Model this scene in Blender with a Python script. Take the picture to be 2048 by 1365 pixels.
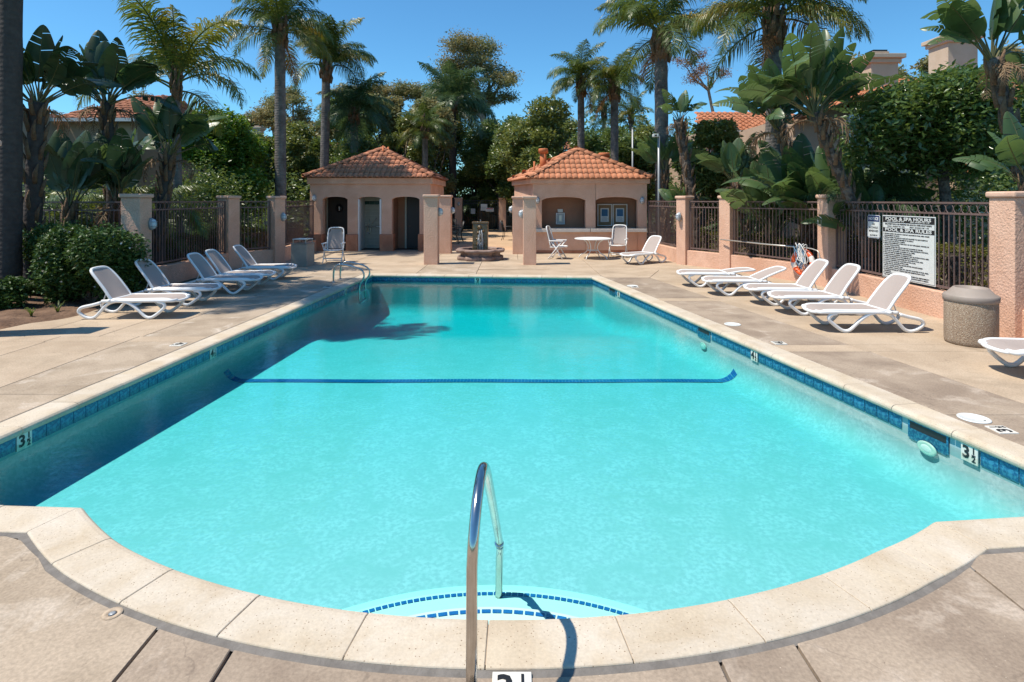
import bpy, bmesh, math, random
import numpy as np
from mathutils import Vector, Matrix, Euler
from mathutils.geometry import tessellate_polygon

R = math.radians
sc = bpy.context.scene
for o in list(bpy.data.objects): bpy.data.objects.remove(o)
COL = sc.collection

# ------------------------------------------------------------------ camera
EYE, FPX, HORIZ = 2.0, 1150.0, 400.0
cd = bpy.data.cameras.new('camera')
cam = bpy.data.objects.new('camera', cd); COL.objects.link(cam)
cam.location = (0, 0, EYE); cam.rotation_euler = (R(90), 0, 0)
cd.sensor_width = 36; cd.lens = FPX / 2048 * 36
cd.shift_y = -(682.5 - HORIZ) / 2048
cd.clip_start = .05; cd.clip_end = 2000
sc.camera = cam

# ------------------------------------------------------------------ sky, sun, exposure
SUN_EL, SUN_AZ = R(63), R(-102)          # azimuth clockwise from +Y (sun to the left, slightly behind)
w = bpy.data.worlds.new('World'); sc.world = w; w.use_nodes = True
nt = w.node_tree
bg = nt.nodes['Background']; sky = nt.nodes.new('ShaderNodeTexSky')
sky.sky_type = 'NISHITA'; sky.sun_disc = False
sky.sun_elevation = SUN_EL; sky.sun_rotation = SUN_AZ
sky.altitude = 0; sky.air_density = 1.0; sky.dust_density = 0.0; sky.ozone_density = 3.0
tint = nt.nodes.new('ShaderNodeMix'); tint.data_type = 'RGBA'; tint.blend_type = 'MULTIPLY'; tint.inputs[0].default_value = 1; tint.inputs[7].default_value = (.47, .86, 1.02, 1)
nt.links.new(sky.outputs[0], tint.inputs[6]); nt.links.new(tint.outputs[2], bg.inputs[0]); bg.inputs[1].default_value = .132
sd = bpy.data.lights.new('sun', 'SUN'); sd.energy = 4.7; sd.angle = R(.53); sd.color = (1, .925, .80)
sun = bpy.data.objects.new('sun', sd); COL.objects.link(sun)
sdir = Vector((math.cos(SUN_EL)*math.sin(SUN_AZ), math.cos(SUN_EL)*math.cos(SUN_AZ), math.sin(SUN_EL)))
sun.rotation_euler = sdir.to_track_quat('Z', 'Y').to_euler(); sun.location = (-20, -3, 30)
vs = sc.view_settings
sc.display_settings.display_device = 'sRGB'
vs.view_transform = 'Standard'; vs.look = 'None'; vs.gamma = 1; vs.use_curve_mapping = False; vs.exposure = .33
sc.render.engine = 'CYCLES'
sc.cycles.max_bounces = 8; sc.cycles.diffuse_bounces = 3; sc.cycles.glossy_bounces = 3
sc.cycles.transparent_max_bounces = 16; sc.cycles.transmission_bounces = 4; sc.cycles.volume_bounces = 0
sc.cycles.caustics_reflective = False; sc.cycles.caustics_refractive = False
sc.cycles.sample_clamp_indirect = 4
sc.cycles.use_denoising = True

# ------------------------------------------------------------------ helpers
def gnd(px, py, z=0.):
    """point of the horizontal plane z seen at a photo pixel"""
    d = FPX * (EYE - z) / (py - HORIZ)
    return Vector(((px - 1024) / FPX * d, d, z))
def xat(px, d): return (px - 1024) / FPX * d
def zat(py, d): return EYE - (py - HORIZ) * d / FPX

def tag(o, label=None, cat=None, group=None, kind=None):
    if label: o['label'] = label
    if cat: o['category'] = cat
    if group: o['group'] = group
    if kind: o['kind'] = kind
    return o
def empty(name, loc=(0,0,0), rz=0, label=None, cat=None, group=None, kind=None):
    o = bpy.data.objects.new(name, None); COL.objects.link(o)
    o.empty_display_size = .2
    o.location = loc; o.rotation_euler = (0, 0, rz)
    return tag(o, label, cat, group, kind)
def link(name, me, parent=None, loc=None, rot=None, scale=None, mw=None):
    o = bpy.data.objects.new(name, me); COL.objects.link(o)
    if parent: o.parent = parent
    if mw is not None: o.matrix_basis = mw
    if loc is not None: o.location = loc
    if rot is not None: o.rotation_euler = rot
    if scale is not None: o.scale = (scale,)*3 if isinstance(scale, (int, float)) else scale
    return o
def copy_tree(o, parent=None):
    c = o.copy(); COL.objects.link(c)
    if parent: c.parent = parent
    for ch in o.children: copy_tree(ch, c)
    return c

class MB:
    """collects vertices and faces of one mesh"""
    def __init__(s): s.v = []; s.f = []; s.m = []; s.mi = 0; s.sm = []; s.smooth = False
    def add(s, vs, fs, M=None):
        n = len(s.v)
        if M is not None: vs = [M @ Vector(v) for v in vs]
        s.v.extend([tuple(v) for v in vs]); 
        for f in fs: s.f.append([i+n for i in f]); s.m.append(s.mi); s.sm.append(s.smooth)
        return s
    def box(s, x0, x1, y0, y1, z0, z1, M=None):
        v = [(x0,y0,z0),(x1,y0,z0),(x1,y1,z0),(x0,y1,z0),(x0,y0,z1),(x1,y0,z1),(x1,y1,z1),(x0,y1,z1)]
        return s.add(v, [(3,2,1,0),(4,5,6,7),(0,1,5,4),(1,2,6,5),(2,3,7,6),(3,0,4,7)], M)
    def prism(s, poly, z0, z1, M=None, cap0=True, cap1=True):
        n = len(poly); v = [(p[0],p[1],z0) for p in poly] + [(p[0],p[1],z1) for p in poly]
        f = [(i,(i+1)%n,n+(i+1)%n,n+i) for i in range(n)]
        tri = [tuple(t) for t in tessellate_polygon([[Vector((p[0],p[1],0)) for p in poly]])]
        a = sum(poly[i][0]*poly[(i+1)%n][1]-poly[(i+1)%n][0]*poly[i][1] for i in range(n))
        if a < 0: f = [tuple(reversed(q)) for q in f]
        for t in tri:
            p = [poly[i] for i in t]
            ar = (p[1][0]-p[0][0])*(p[2][1]-p[0][1])-(p[2][0]-p[0][0])*(p[1][1]-p[0][1])
            if ar < 0: t = (t[0],t[2],t[1])
            if cap1: f.append(tuple(n+i for i in t))
            if cap0: f.append((t[2],t[1],t[0]))
        return s.add(v, f, M)
    def tube(s, pts, r, n=8, cap=True, flat=1.0, up=(0,0,1), closed=False):
        pts = [Vector(p) for p in pts]; k = len(pts)
        rr = r if isinstance(r, (list, tuple)) else [r]*k
        V = []; prev = None
        for i, p in enumerate(pts):
            if closed: t = (pts[(i+1)%k]-pts[i-1]).normalized()
            else: t = (pts[min(i+1,k-1)]-pts[max(i-1,0)]).normalized()
            if prev is None:
                u = Vector(up) if abs(t.dot(Vector(up))) < .95 else Vector((1,0,0))
                u = (u - t*u.dot(t)).normalized()
            else: u = (prev - t*prev.dot(t)).normalized()
            prev = u; b = t.cross(u)
            for j in range(n):
                a = 2*math.pi*j/n
                V.append(p + u*math.cos(a)*rr[i]*flat + b*math.sin(a)*rr[i])
        F = []
        for i in range(k if closed else k-1):
            for j in range(n):
                a = i*n+j; b_ = i*n+(j+1)%n; i2 = (i+1)%k
                F.append((a, b_, i2*n+(j+1)%n, i2*n+j))
        if cap and not closed:
            F.append(tuple(reversed(range(n)))); F.append(tuple(range((k-1)*n, k*n)))
        sm = s.smooth; s.smooth = True; s.add(V, F); s.smooth = sm
        return s
    def lathe(s, prof, n=24, M=None, lobes=0, amp=0.):
        V = []
        for (r, z) in prof:
            for j in range(n):
                a = 2*math.pi*j/n
                q = r*(1+amp*(abs(math.cos(lobes*a/2))*2-1)) if lobes else r
                V.append((q*math.cos(a), q*math.sin(a), z))
        F = []
        for i in range(len(prof)-1):
            for j in range(n): F.append((i*n+j, i*n+(j+1)%n, (i+1)*n+(j+1)%n, (i+1)*n+j))
        if prof[0][0] > 1e-4: F.append(tuple(reversed(range(n))))
        if prof[-1][0] > 1e-4: F.append(tuple(range((len(prof)-1)*n, len(prof)*n)))
        sm = s.smooth; s.smooth = True; s.add(V, F, M); s.smooth = sm
        return s
    def mesh(s, name, mats, bevel=0, seg=2, merge=False):
        me = bpy.data.meshes.new(name); me.from_pydata(s.v, [], s.f)
        for m in (mats if isinstance(mats, (list, tuple)) else [mats]): me.materials.append(m)
        me.polygons.foreach_set('material_index', s.m); me.polygons.foreach_set('use_smooth', s.sm)
        if bevel or merge:
            bm = bmesh.new(); bm.from_mesh(me)
            if merge: bmesh.ops.remove_doubles(bm, verts=bm.verts, dist=1e-4)
            if bevel:
                es = [e for e in bm.edges if len(e.link_faces) == 2 and e.calc_face_angle(0) > R(25)]
                bmesh.ops.bevel(bm, geom=es, offset=bevel, segments=seg, profile=.6, affect='EDGES', clamp_overlap=True)
            bm.to_mesh(me); bm.free()
        me.validate(); me.update()
        return me
    def obj(s, name, mats, parent=None, bevel=0, seg=2, merge=False, **k):
        return link(name, s.mesh(name, mats, bevel, seg, merge), parent, **k)

def arc(cx, cz, r, a0, a1, n): return [(cx+r*math.cos(R(a0+(a1-a0)*i/n)), cz+r*math.sin(R(a0+(a1-a0)*i/n))) for i in range(n+1)]
def smooth_path(pts, n=6, closed=False):
    P = [Vector(p) for p in pts]; k = len(P); out = []
    for i in range(k if closed else k-1):
        p0 = P[(i-1)%k] if (closed or i > 0) else P[0]*2-P[1]
        p1, p2 = P[i], P[(i+1)%k]
        p3 = P[(i+2)%k] if (closed or i+2 < k) else P[-1]*2-P[-2]
        for j in range(n):
            t = j/n
            out.append(.5*((2*p1)+(p2-p0)*t+(2*p0-5*p1+4*p2-p3)*t*t+(3*p1-p0-3*p2+p3)*t**3))
    if not closed: out.append(P[-1])
    return out

def text_mesh(s, size, depth=.002, bold=0, width=1.0, align='CENTER', line=1.0, mat=None, xs=1.0):
    cu = bpy.data.curves.new('t', 'FONT'); cu.body = s; cu.size = size; cu.extrude = depth; cu.offset = bold
    cu.align_x = align; cu.align_y = 'CENTER'; cu.space_line = line; cu.resolution_u = 2
    o = bpy.data.objects.new('t', cu); COL.objects.link(o)
    me = bpy.data.meshes.new_from_object(o, depsgraph=bpy.context.evaluated_depsgraph_get())
    bpy.data.objects.remove(o); bpy.data.curves.remove(cu)
    if xs != 1.0: me.transform(Matrix.Diagonal((xs,1,1,1)))
    me.materials.clear()
    if mat: me.materials.append(mat)
    return me

# ------------------------------------------------------------------ materials
def mat(name, c, rough=.8, c2=None, scale=5, bump=0, bscale=40, metal=0, spec=.5, var=0, coord='Object', detail=6,
        bdist=.01, trans=0, coat=0, lo=.35, hi=.65, spots=None, wave=None, c3=None, scale3=1.3, lo3=.4, hi3=.7, bdetail=4, grain=0, gscale=110, crack=0):
    m = bpy.data.materials.new(name); m.use_nodes = True
    n = m.node_tree.nodes; L = m.node_tree.links; b = n['Principled BSDF']; out = n['Material Output']
    b.inputs['Roughness'].default_value = rough; b.inputs['Metallic'].default_value = metal
    b.inputs['Specular IOR Level'].default_value = spec
    if coat: b.inputs['Coat Weight'].default_value = coat; b.inputs['Coat Roughness'].default_value = .08
    tc = n.new('ShaderNodeTexCoord'); cs = tc.outputs[coord]
    if coord == 'World':
        pass
    def rgb(col): 
        r = n.new('ShaderNodeRGB'); r.outputs[0].default_value = (*col, 1); return r.outputs[0]
    def mix(f, a, b_, t='MIX'):
        q = n.new('ShaderNodeMix'); q.data_type = 'RGBA'; q.blend_type = t
        if isinstance(f, float): q.inputs[0].default_value = f
        else: L.new(f, q.inputs[0])
        L.new(a, q.inputs[6]); L.new(b_, q.inputs[7]); return q.outputs[2]
    def noise(sc_, det=6, lo_=.35, hi_=.65, rg=.6, dist=0):
        t = n.new('ShaderNodeTexNoise'); t.inputs['Scale'].default_value = sc_; t.inputs['Detail'].default_value = det
        t.inputs['Roughness'].default_value = rg; t.inputs['Distortion'].default_value = dist
        L.new(cs, t.inputs['Vector'])
        mr = n.new('ShaderNodeMapRange'); mr.inputs[1].default_value = lo_; mr.inputs[2].default_value = hi_
        L.new(t.outputs[0], mr.inputs[0]); return mr.outputs[0]
    col = rgb(c)
    if c2: col = mix(noise(scale, detail, lo, hi), col, rgb(c2))
    if c3: col = mix(noise(scale3, 5, lo3, hi3, dist=.6), col, rgb(c3))
    if spots:     # (scale, threshold, colour)
        for (ss, th, sc3) in spots:
            t = n.new('ShaderNodeTexVoronoi'); t.inputs['Scale'].default_value = ss; L.new(cs, t.inputs['Vector'])
            mr = n.new('ShaderNodeMapRange'); mr.inputs[1].default_value = th; mr.inputs[2].default_value = th*.6
            L.new(t.outputs['Distance'], mr.inputs[0])
            # only some cells carry a spot
            sp = n.new('ShaderNodeSeparateColor'); L.new(t.outputs['Color'], sp.inputs[0])
            gt = n.new('ShaderNodeMath'); gt.operation = 'GREATER_THAN'; gt.inputs[1].default_value = .55; L.new(sp.outputs[0], gt.inputs[0])
            mu = n.new('ShaderNodeMath'); mu.operation = 'MULTIPLY'; L.new(mr.outputs[0], mu.inputs[0]); L.new(gt.outputs[0], mu.inputs[1])
            col = mix(mu.outputs[0], col, rgb(sc3))
    if grain:
        col = mix(grain, col, mix(noise(gscale, 3, .3, .7), rgb((.15,.13,.11)), rgb((1.9,1.85,1.8))), 'MULTIPLY')
    if crack:
        t = n.new('ShaderNodeTexVoronoi'); t.feature = 'DISTANCE_TO_EDGE'; t.inputs['Scale'].default_value = .55
        nz = n.new('ShaderNodeTexNoise'); nz.inputs['Scale'].default_value = 3; nz.inputs['Detail'].default_value = 6; L.new(cs, nz.inputs['Vector'])
        vm = n.new('ShaderNodeVectorMath'); vm.operation = 'MULTIPLY_ADD'; vm.inputs[1].default_value = (.5,.5,.5); L.new(nz.outputs['Color'], vm.inputs[0]); L.new(cs, vm.inputs[2]); L.new(vm.outputs[0], t.inputs['Vector'])
        mr = n.new('ShaderNodeMapRange'); mr.inputs[1].default_value = .0035; mr.inputs[2].default_value = .001; mr.inputs[4].default_value = crack; L.new(t.outputs['Distance'], mr.inputs[0])
        col = mix(mr.outputs[0], col, rgb((.07,.055,.045)))
    if var:
        oi = n.new('ShaderNodeObjectInfo'); hs = n.new('ShaderNodeHueSaturation')
        mr = n.new('ShaderNodeMapRange'); mr.inputs[3].default_value = 1-var; mr.inputs[4].default_value = 1+var
        L.new(oi.outputs['Random'], mr.inputs[0]); L.new(mr.outputs[0], hs.inputs['Value'])
        L.new(col, hs.inputs['Color']); col = hs.outputs[0]
    L.new(col, b.inputs['Base Color'])
    if bump:
        t = n.new('ShaderNodeTexNoise'); t.inputs['Scale'].default_value = bscale; t.inputs['Detail'].default_value = bdetail
        L.new(cs, t.inputs['Vector'])
        bp = n.new('ShaderNodeBump'); bp.inputs['Strength'].default_value = bump; bp.inputs['Distance'].default_value = bdist
        L.new(t.outputs[0], bp.inputs['Height']); L.new(bp.outputs[0], b.inputs['Normal'])
        if wave:   # rings along Z (palm trunks): (scale, amount)
            wv = n.new('ShaderNodeTexWave'); wv.wave_type = 'BANDS'; wv.bands_direction = 'Z'
            wv.inputs['Scale'].default_value = wave[0]; wv.inputs['Distortion'].default_value = 1.2; wv.inputs['Detail'].default_value = 2
            L.new(cs, wv.inputs['Vector'])
            ad = n.new('ShaderNodeMath'); ad.operation = 'MULTIPLY_ADD'; ad.inputs[1].default_value = wave[1]
            L.new(wv.outputs['Fac'], ad.inputs[0]); L.new(t.outputs[0], ad.inputs[2]); L.new(ad.outputs[0], bp.inputs['Height'])
    if trans:
        tr = n.new('ShaderNodeBsdfTranslucent'); ms = n.new('ShaderNodeMixShader'); ms.inputs[0].default_value = trans
        hs = n.new('ShaderNodeHueSaturation'); hs.inputs['Hue'].default_value = .47; hs.inputs['Saturation'].default_value = 1.1; hs.inputs['Value'].default_value = 1.8
        L.new(col, hs.inputs['Color']); L.new(hs.outputs[0], tr.inputs[0])
        L.new(b.outputs[0], ms.inputs[1]); L.new(tr.outputs[0], ms.inputs[2]); L.new(ms.outputs[0], out.inputs[0])
    return m

M = {}
STUC = dict(rough=.92, bump=.8, bdist=.022, spec=.2, grain=.18, gscale=60)
M['stucco'] = mat('stucco', (.69,.425,.305), c2=(.73,.465,.34), scale=3, bscale=34, c3=(.60,.345,.235), scale3=.9, **STUC)
M['stucco_red'] = mat('stucco_red', (.44,.20,.12), c2=(.48,.24,.15), scale=4, bscale=26, c3=(.30,.13,.08), scale3=1.5, **STUC)
M['stucco_cap'] = mat('stucco_cap', (.70,.46,.34), c2=(.60,.37,.27), scale=4, rough=.9, bump=.5, bscale=30, bdist=.01, spec=.2)
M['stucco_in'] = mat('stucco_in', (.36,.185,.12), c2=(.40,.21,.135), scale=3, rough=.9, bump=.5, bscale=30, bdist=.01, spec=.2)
M['house'] = mat('house_stucco', (.52,.38,.28), c2=(.47,.34,.25), scale=1.5, rough=.9, bump=.4, bscale=30, bdist=.01, spec=.2)
M['chimney'] = mat('chimney_stucco', (.52,.41,.30), c2=(.58,.46,.35), scale=2, rough=.9, bump=.4, bscale=30, spec=.2)
M['coping'] = mat('coping', (.54,.45,.335), c2=(.47,.38,.275), scale=3.5, rough=.85, bump=.35, bscale=45, bdist=.006, spec=.2, var=.045,
    grain=.09, gscale=70, spots=[(60,.2,(.26,.18,.12)),(22,.09,(.22,.15,.10))], c3=(.59,.52,.43), scale3=2.2, coord='Object')
CON = dict(grain=.2, gscale=55, crack=.22, rough=.85, spec=.25, bscale=22, bump=.35, bdist=.008, detail=9)
M['slab_tan'] = mat('slab_tan', (.42,.335,.25), c2=(.32,.25,.18), scale=1.7, lo=.42, hi=.62, c3=(.53,.45,.365), scale3=2.3, lo3=.55, hi3=.70, var=.05,
    spots=[(30,.06,(.6,.5,.38)),(22,.05,(.10,.07,.05))], **CON)
M['slab_brown'] = mat('slab_brown', (.36,.285,.215), c2=(.26,.20,.15), scale=1.6, lo=.40, hi=.62, c3=(.47,.39,.315), scale3=2.0, lo3=.56, hi3=.72, var=.06,
    spots=[(26,.07,(.55,.46,.36)),(18,.05,(.09,.06,.045))], **CON)
M['slab_light'] = mat('slab_light', (.47,.37,.27), c2=(.385,.295,.21), scale=1.3, lo=.4, hi=.62, c3=(.31,.24,.17), scale3=.9, lo3=.56, hi3=.76, var=.04, **CON)
M['patio'] = mat('patio_tan', (.56,.39,.25), c2=(.50,.34,.21), scale=1.2, c3=(.44,.30,.19), scale3=.5, **CON)
M['mortar'] = mat('mortar', (.40,.32,.24), c2=(.30,.23,.17), scale=9, rough=.95)
M['mastic'] = mat('mastic', (.20,.18,.16), c2=(.14,.125,.11), scale=12, rough=.95, bump=.4, bscale=60)
M['joint'] = mat('joint', (.17,.145,.12), c2=(.11,.09,.075), scale=8, rough=.95, bump=.3, bscale=60)
M['soil'] = mat('soil', (.10,.055,.032), c2=(.20,.12,.075), scale=3, rough=1, bump=1, bscale=14, bdist=.05)
M['earth'] = mat('earth', (.055,.045,.025), c2=(.04,.055,.02), scale=.6, rough=1, bump=.8, bscale=6, bdist=.05)
M['plaster'] = mat('plaster', (.57,.505,.535), c2=(.72,.61,.64), scale=26, detail=8, lo=.42, hi=.58, rough=.8, bump=.1, bscale=20, coord='Object', c3=(.54,.51,.52), scale3=3.6)  # fine pale mottle paints ripple light into the plaster, besides its own blotches
M['step_plaster'] = mat('step_plaster', (.84,.84,.79), c2=(.80,.82,.78), scale=5, rough=.8)
M['tile'] = mat('pool_tile', (.010,.085,.20), c2=(.035,.21,.34), scale=38, detail=3, rough=.15, spec=.6, var=.12, coord='Object', lo=.45, hi=.6)
M['tile_line'] = mat('tile_line', (.01,.10,.36), c2=(.015,.15,.42), scale=12, rough=.2, var=.1)
M['grout'] = mat('grout', (.30,.45,.48), rough=.8)
M['white'] = mat('white_plastic', (.80,.80,.79), rough=.35, spec=.5)
M['sling'] = mat('sling', (.40,.335,.30), c2=(.36,.30,.27), scale=90, rough=.75, bump=.2, bscale=300, bdist=.002, trans=.03)
M['steel'] = mat('steel', (.62,.60,.57), rough=.16, metal=1, c2=(.50,.47,.43), scale=9, bump=.05, bscale=30)
M['iron'] = mat('iron', (.17,.11,.098), rough=.5, c2=(.13,.085,.075), scale=12)
M['blackiron'] = mat('black_iron', (.015,.017,.018), rough=.45)
M['grey'] = mat('grey_metal', (.34,.35,.36), rough=.45, metal=.3)
M['globe'] = mat('globe_glass', (.62,.66,.68), rough=.25, spec=.6)
M['marker'] = mat('marker_white', (.72,.70,.64), rough=.35, c2=(.66,.63,.56), scale=30)
M['black'] = mat('black_paint', (.012,.012,.014), rough=.5)
M['agg'] = mat('aggregate', (.36,.27,.19), rough=.9, c2=(.27,.19,.13), scale=60, bump=1.0, bscale=75, bdist=.012, spots=[(80,.4,(.58,.50,.40)),(65,.35,(.16,.10,.06))])
M['lid'] = mat('bin_lid', (.33,.27,.23), rough=.6, c2=(.29,.24,.20), scale=5)
M['bin'] = mat('concrete_bin', (.36,.33,.28), rough=.85, c2=(.30,.275,.235), scale=4, bump=.4, bscale=60)
M['rooftile'] = mat('roof_tile', (.50,.19,.095), rough=.8, c2=(.56,.25,.14), scale=4, var=.16, bump=.3, bscale=30, bdist=.005, spec=.25, c3=(.40,.13,.055), scale3=2)
M['rooftile_old'] = mat('roof_tile_old', (.42,.165,.09), rough=.85, c2=(.50,.22,.13), scale=3, var=.16, bump=.3, bscale=30, bdist=.005, spec=.2, c3=(.26,.115,.075), scale3=1.5)
M['terracotta'] = mat('terracotta', (.58,.16,.05), rough=.7, c2=(.5,.14,.045), scale=5)
M['counter'] = mat('counter', (.62,.56,.50), rough=.6, c2=(.56,.50,.44), scale=5)
M['fountain'] = mat('fountain_stone', (.25,.165,.14), rough=.75, c2=(.34,.24,.20), scale=5, bump=.5, bscale=20, bdist=.01, c3=(.16,.105,.085), scale3=3)
M['fountain_wet'] = mat('fountain_wet', (.09,.05,.018), rough=.22, c2=(.14,.085,.03), scale=9, bump=.8, bscale=14, bdist=.02, spec=.7)
M['door'] = mat('door_brown', (.028,.020,.016), rough=.5, c2=(.034,.025,.02), scale=4)
M['doorgrey'] = mat('door_dark', (.03,.028,.03), rough=.5)
M['cream'] = mat('cream_tile', (.40,.39,.33), rough=.35, c2=(.44,.43,.36), scale=3)
M['green_tile'] = mat('green_tile', (.01,.05,.035), rough=.3)
M['signwhite'] = mat('sign_white', (.70,.72,.70), rough=.45, c2=(.64,.66,.64), scale=6)
M['signblue'] = mat('sign_blue', (.02,.04,.14), rough=.45)
M['signred'] = mat('sign_red', (.45,.06,.06), rough=.5)
M['paperblue'] = mat('paper_blue', (.05,.16,.30), rough=.8)
M['cork'] = mat('cork', (.30,.20,.11), rough=.9, c2=(.26,.17,.09), scale=30)
M['alu'] = mat('aluminium', (.55,.53,.48), rough=.4, metal=.6)
M['orange'] = mat('ring_orange', (.80,.12,.03), rough=.45)
M['ropeblue'] = mat('rope_blue', (.16,.30,.45), rough=.8)
M['ropewhite'] = mat('rope_white', (.75,.73,.70), rough=.8)
M['trunk'] = mat('palm_trunk', (.145,.125,.115), rough=.95, c2=(.21,.185,.165), scale=9, bump=1, bscale=14, bdist=.022, wave=(3.4,.22), c3=(.075,.062,.055), scale3=2.5)
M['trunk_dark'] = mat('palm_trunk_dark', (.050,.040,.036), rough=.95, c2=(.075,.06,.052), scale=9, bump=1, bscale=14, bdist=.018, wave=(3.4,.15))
M['boot'] = mat('palm_boot', (.13,.075,.045), rough=.95, c2=(.20,.125,.07), scale=12, bump=1, bscale=20, bdist=.04)
M['bark'] = mat('bark', (.060,.045,.035), rough=.95, c2=(.16,.125,.10), scale=9, bump=1, bscale=13, bdist=.06, lo=.45, hi=.58)
M['palebark'] = mat('pale_bark', (.33,.25,.19), rough=.9, c2=(.20,.15,.11), scale=4)
LF = dict(rough=.42, spec=.5)
M['frond'] = mat('frond', (0.094,0.131,0.027), c2=(0.062,0.106,0.025), scale=2, trans=.3, var=.2, **LF)
M['frond_y'] = mat('frond_yellow', (.15,.17,.03), c2=(.09,.13,.025), scale=1.2, c3=(.34,.25,.05), scale3=1.2, lo3=.5, hi3=.72, trans=.3, var=.15, **LF)
M['frond_dark'] = mat('frond_dark', (0.067,0.117,0.045), c2=(0.054,0.094,0.033), scale=2, trans=.3, var=.2, **LF)
M['frond_dead'] = mat('frond_dead', (.33,.15,.045), c2=(.22,.11,.04), scale=3, rough=.8, trans=.25, var=.2)
M['straw'] = mat('straw', (.30,.20,.11), c2=(.16,.10,.06), scale=5, rough=.9, trans=.15, var=.2)
M['paddle'] = mat('paddle_leaf', (0.067,0.122,0.041), c2=(0.049,0.097,0.036), scale=3, rough=.36, spec=.55, trans=.3, var=.22, c3=(0.090,0.152,0.048), scale3=1.5)
M['paddle_pale'] = mat('paddle_leaf_pale', (0.098,0.155,0.057), c2=(0.075,0.127,0.052), scale=3, rough=.38, spec=.55, trans=.3, var=.2)
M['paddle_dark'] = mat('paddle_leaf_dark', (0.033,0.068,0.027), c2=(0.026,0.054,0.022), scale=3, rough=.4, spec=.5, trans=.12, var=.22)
M['petiole'] = mat('petiole', (.10,.11,.035), c2=(.13,.10,.04), scale=6, rough=.5)
M['leaf_ficus'] = mat('leaf_ficus', (0.101,0.195,0.024), c2=(0.070,0.149,0.022), scale=1.5, trans=.3, **LF)
M['leaf_mag'] = mat('leaf_magnolia', (0.107,0.149,0.039), c2=(0.168,0.196,0.052), scale=1.2, rough=.36, spec=.6, trans=.3)
M['leaf_dark'] = mat('leaf_dark', (0.083,0.138,0.034), c2=(0.121,0.172,0.048), scale=1.2, rough=.38, spec=.6, trans=.3)
M['leaf_citrus'] = mat('leaf_citrus', (0.074,0.129,0.035), c2=(0.107,0.173,0.046), scale=1.5, rough=.3, spec=.7, trans=.3)
M['leaf_euc'] = mat('leaf_eucalyptus', (0.182,0.188,0.071), c2=(0.143,0.173,0.062), scale=.6, rough=.6, trans=.3, c3=(0.288,0.232,0.099), scale3=.35)
M['leaf_rust'] = mat('leaf_rust', (.26,.13,.055), c2=(.18,.12,.05), scale=1, rough=.7, trans=.2)
M['leaf_hedge'] = mat('leaf_hedge', (.12,.115,.015), c2=(.06,.085,.012), scale=2.5, rough=.5, trans=.25, c3=(.22,.10,.02), scale3=3.0, lo3=.55, hi3=.8)
M['leaf_bush'] = mat('leaf_bush', (0.038,0.084,0.019), c2=(0.054,0.108,0.024), scale=3, rough=.5, spec=.35, trans=.15)
M['flower'] = mat('flower_white', (.7,.68,.62), rough=.7)
M['rock'] = mat('rock', (.42,.27,.17), rough=.9, c2=(.30,.20,.13), scale=3, bump=.8, bscale=8, bdist=.05)
M['umbrella'] = mat('umbrella_cloth', (.60,.47,.36), rough=.9)
M['window_glass'] = mat('window_glass', (.03,.04,.05), rough=.05, spec=.8)
M['frame_white'] = mat('frame_white', (.72,.71,.68), rough=.5)
M['gutter'] = mat('gutter', (.58,.57,.55), rough=.5)
M['plastic_teal'] = mat('fixture_rim', (.55,.70,.62), rough=.4)
M['warmlamp'] = mat('ceiling_globe', (.75,.50,.22), rough=.4)
# ================================================================== POOL
def Lx(d): return -4.294 + .056*(d-4.822)
def Rx(d): return 3.879 - .1743*(d-4.356)
def Fy(x): return 15.33 - .085*(x+3.706)
BC = (-.04, 7.19); BR = 4.44                       # bulge circle
outline = []                                       # (x, y, tag): corner flags break the coping
def seg(a, b, step):
    n = max(1, round((Vector(b)-Vector(a)).length/step))
    return [(a[0]+(b[0]-a[0])*i/n, a[1]+(b[1]-a[1])*i/n) for i in range(n)]
FL, FRc = (-3.706, 15.33), (2.052, 14.84)
NL, SL = (-4.35, 3.83), (-2.79, 3.748)
SR, NR = (2.62, 3.585), (4.00, 3.72)
pts = []; brk = []
def ext(ps, every=1):
    for i, p in enumerate(ps):
        pts.append(p); brk.append(i % every == 0)
ext(seg(FL, NL, .62)); ext(seg(NL, SL, .6))
xs_j = [-2.79,-2.35,-1.82,-1.265,-.69,-.11,.49,1.07,1.635,2.17,2.62]
def bulge(x):
    return BC[1]-math.sqrt(BR*BR-(x-BC[0])**2)
for a, b in zip(xs_j[:-1], xs_j[1:]):
    q = [(a+(b-a)*i/5) for i in range(5)]
    y = []
    for x in q:
        yy = bulge(x)
        if x < -2.3: yy += (3.748-bulge(-2.79))*min(1,(-2.3-x)/.49)
        if x > 2.1: yy += (3.585-bulge(2.62))*min(1,(x-2.1)/.52)
        y.append((x, yy))
    ext(y, 5)
ext(seg(SR, NR, .6)); ext(seg(NR, FRc, .62)); ext(seg(FRc, FL, .62))
N = len(pts)
Pv = [Vector((p[0], p[1])) for p in pts]
cen = Vector((-.5, 9))
def edge_n(i):
    t = (Pv[(i+1)%N]-Pv[i]).normalized(); return Vector((-t.y, t.x))
sgn = 1 if edge_n(2).dot(Pv[2]-cen) > 0 else -1
mit = []
for i in range(N):
    a, b = edge_n(i-1)*sgn, edge_n(i)*sgn
    m = (a+b).normalized(); mit.append(m/max(.4, m.dot(a)))
def off(o): return [Pv[i]+mit[i]*o for i in range(N)]

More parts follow.
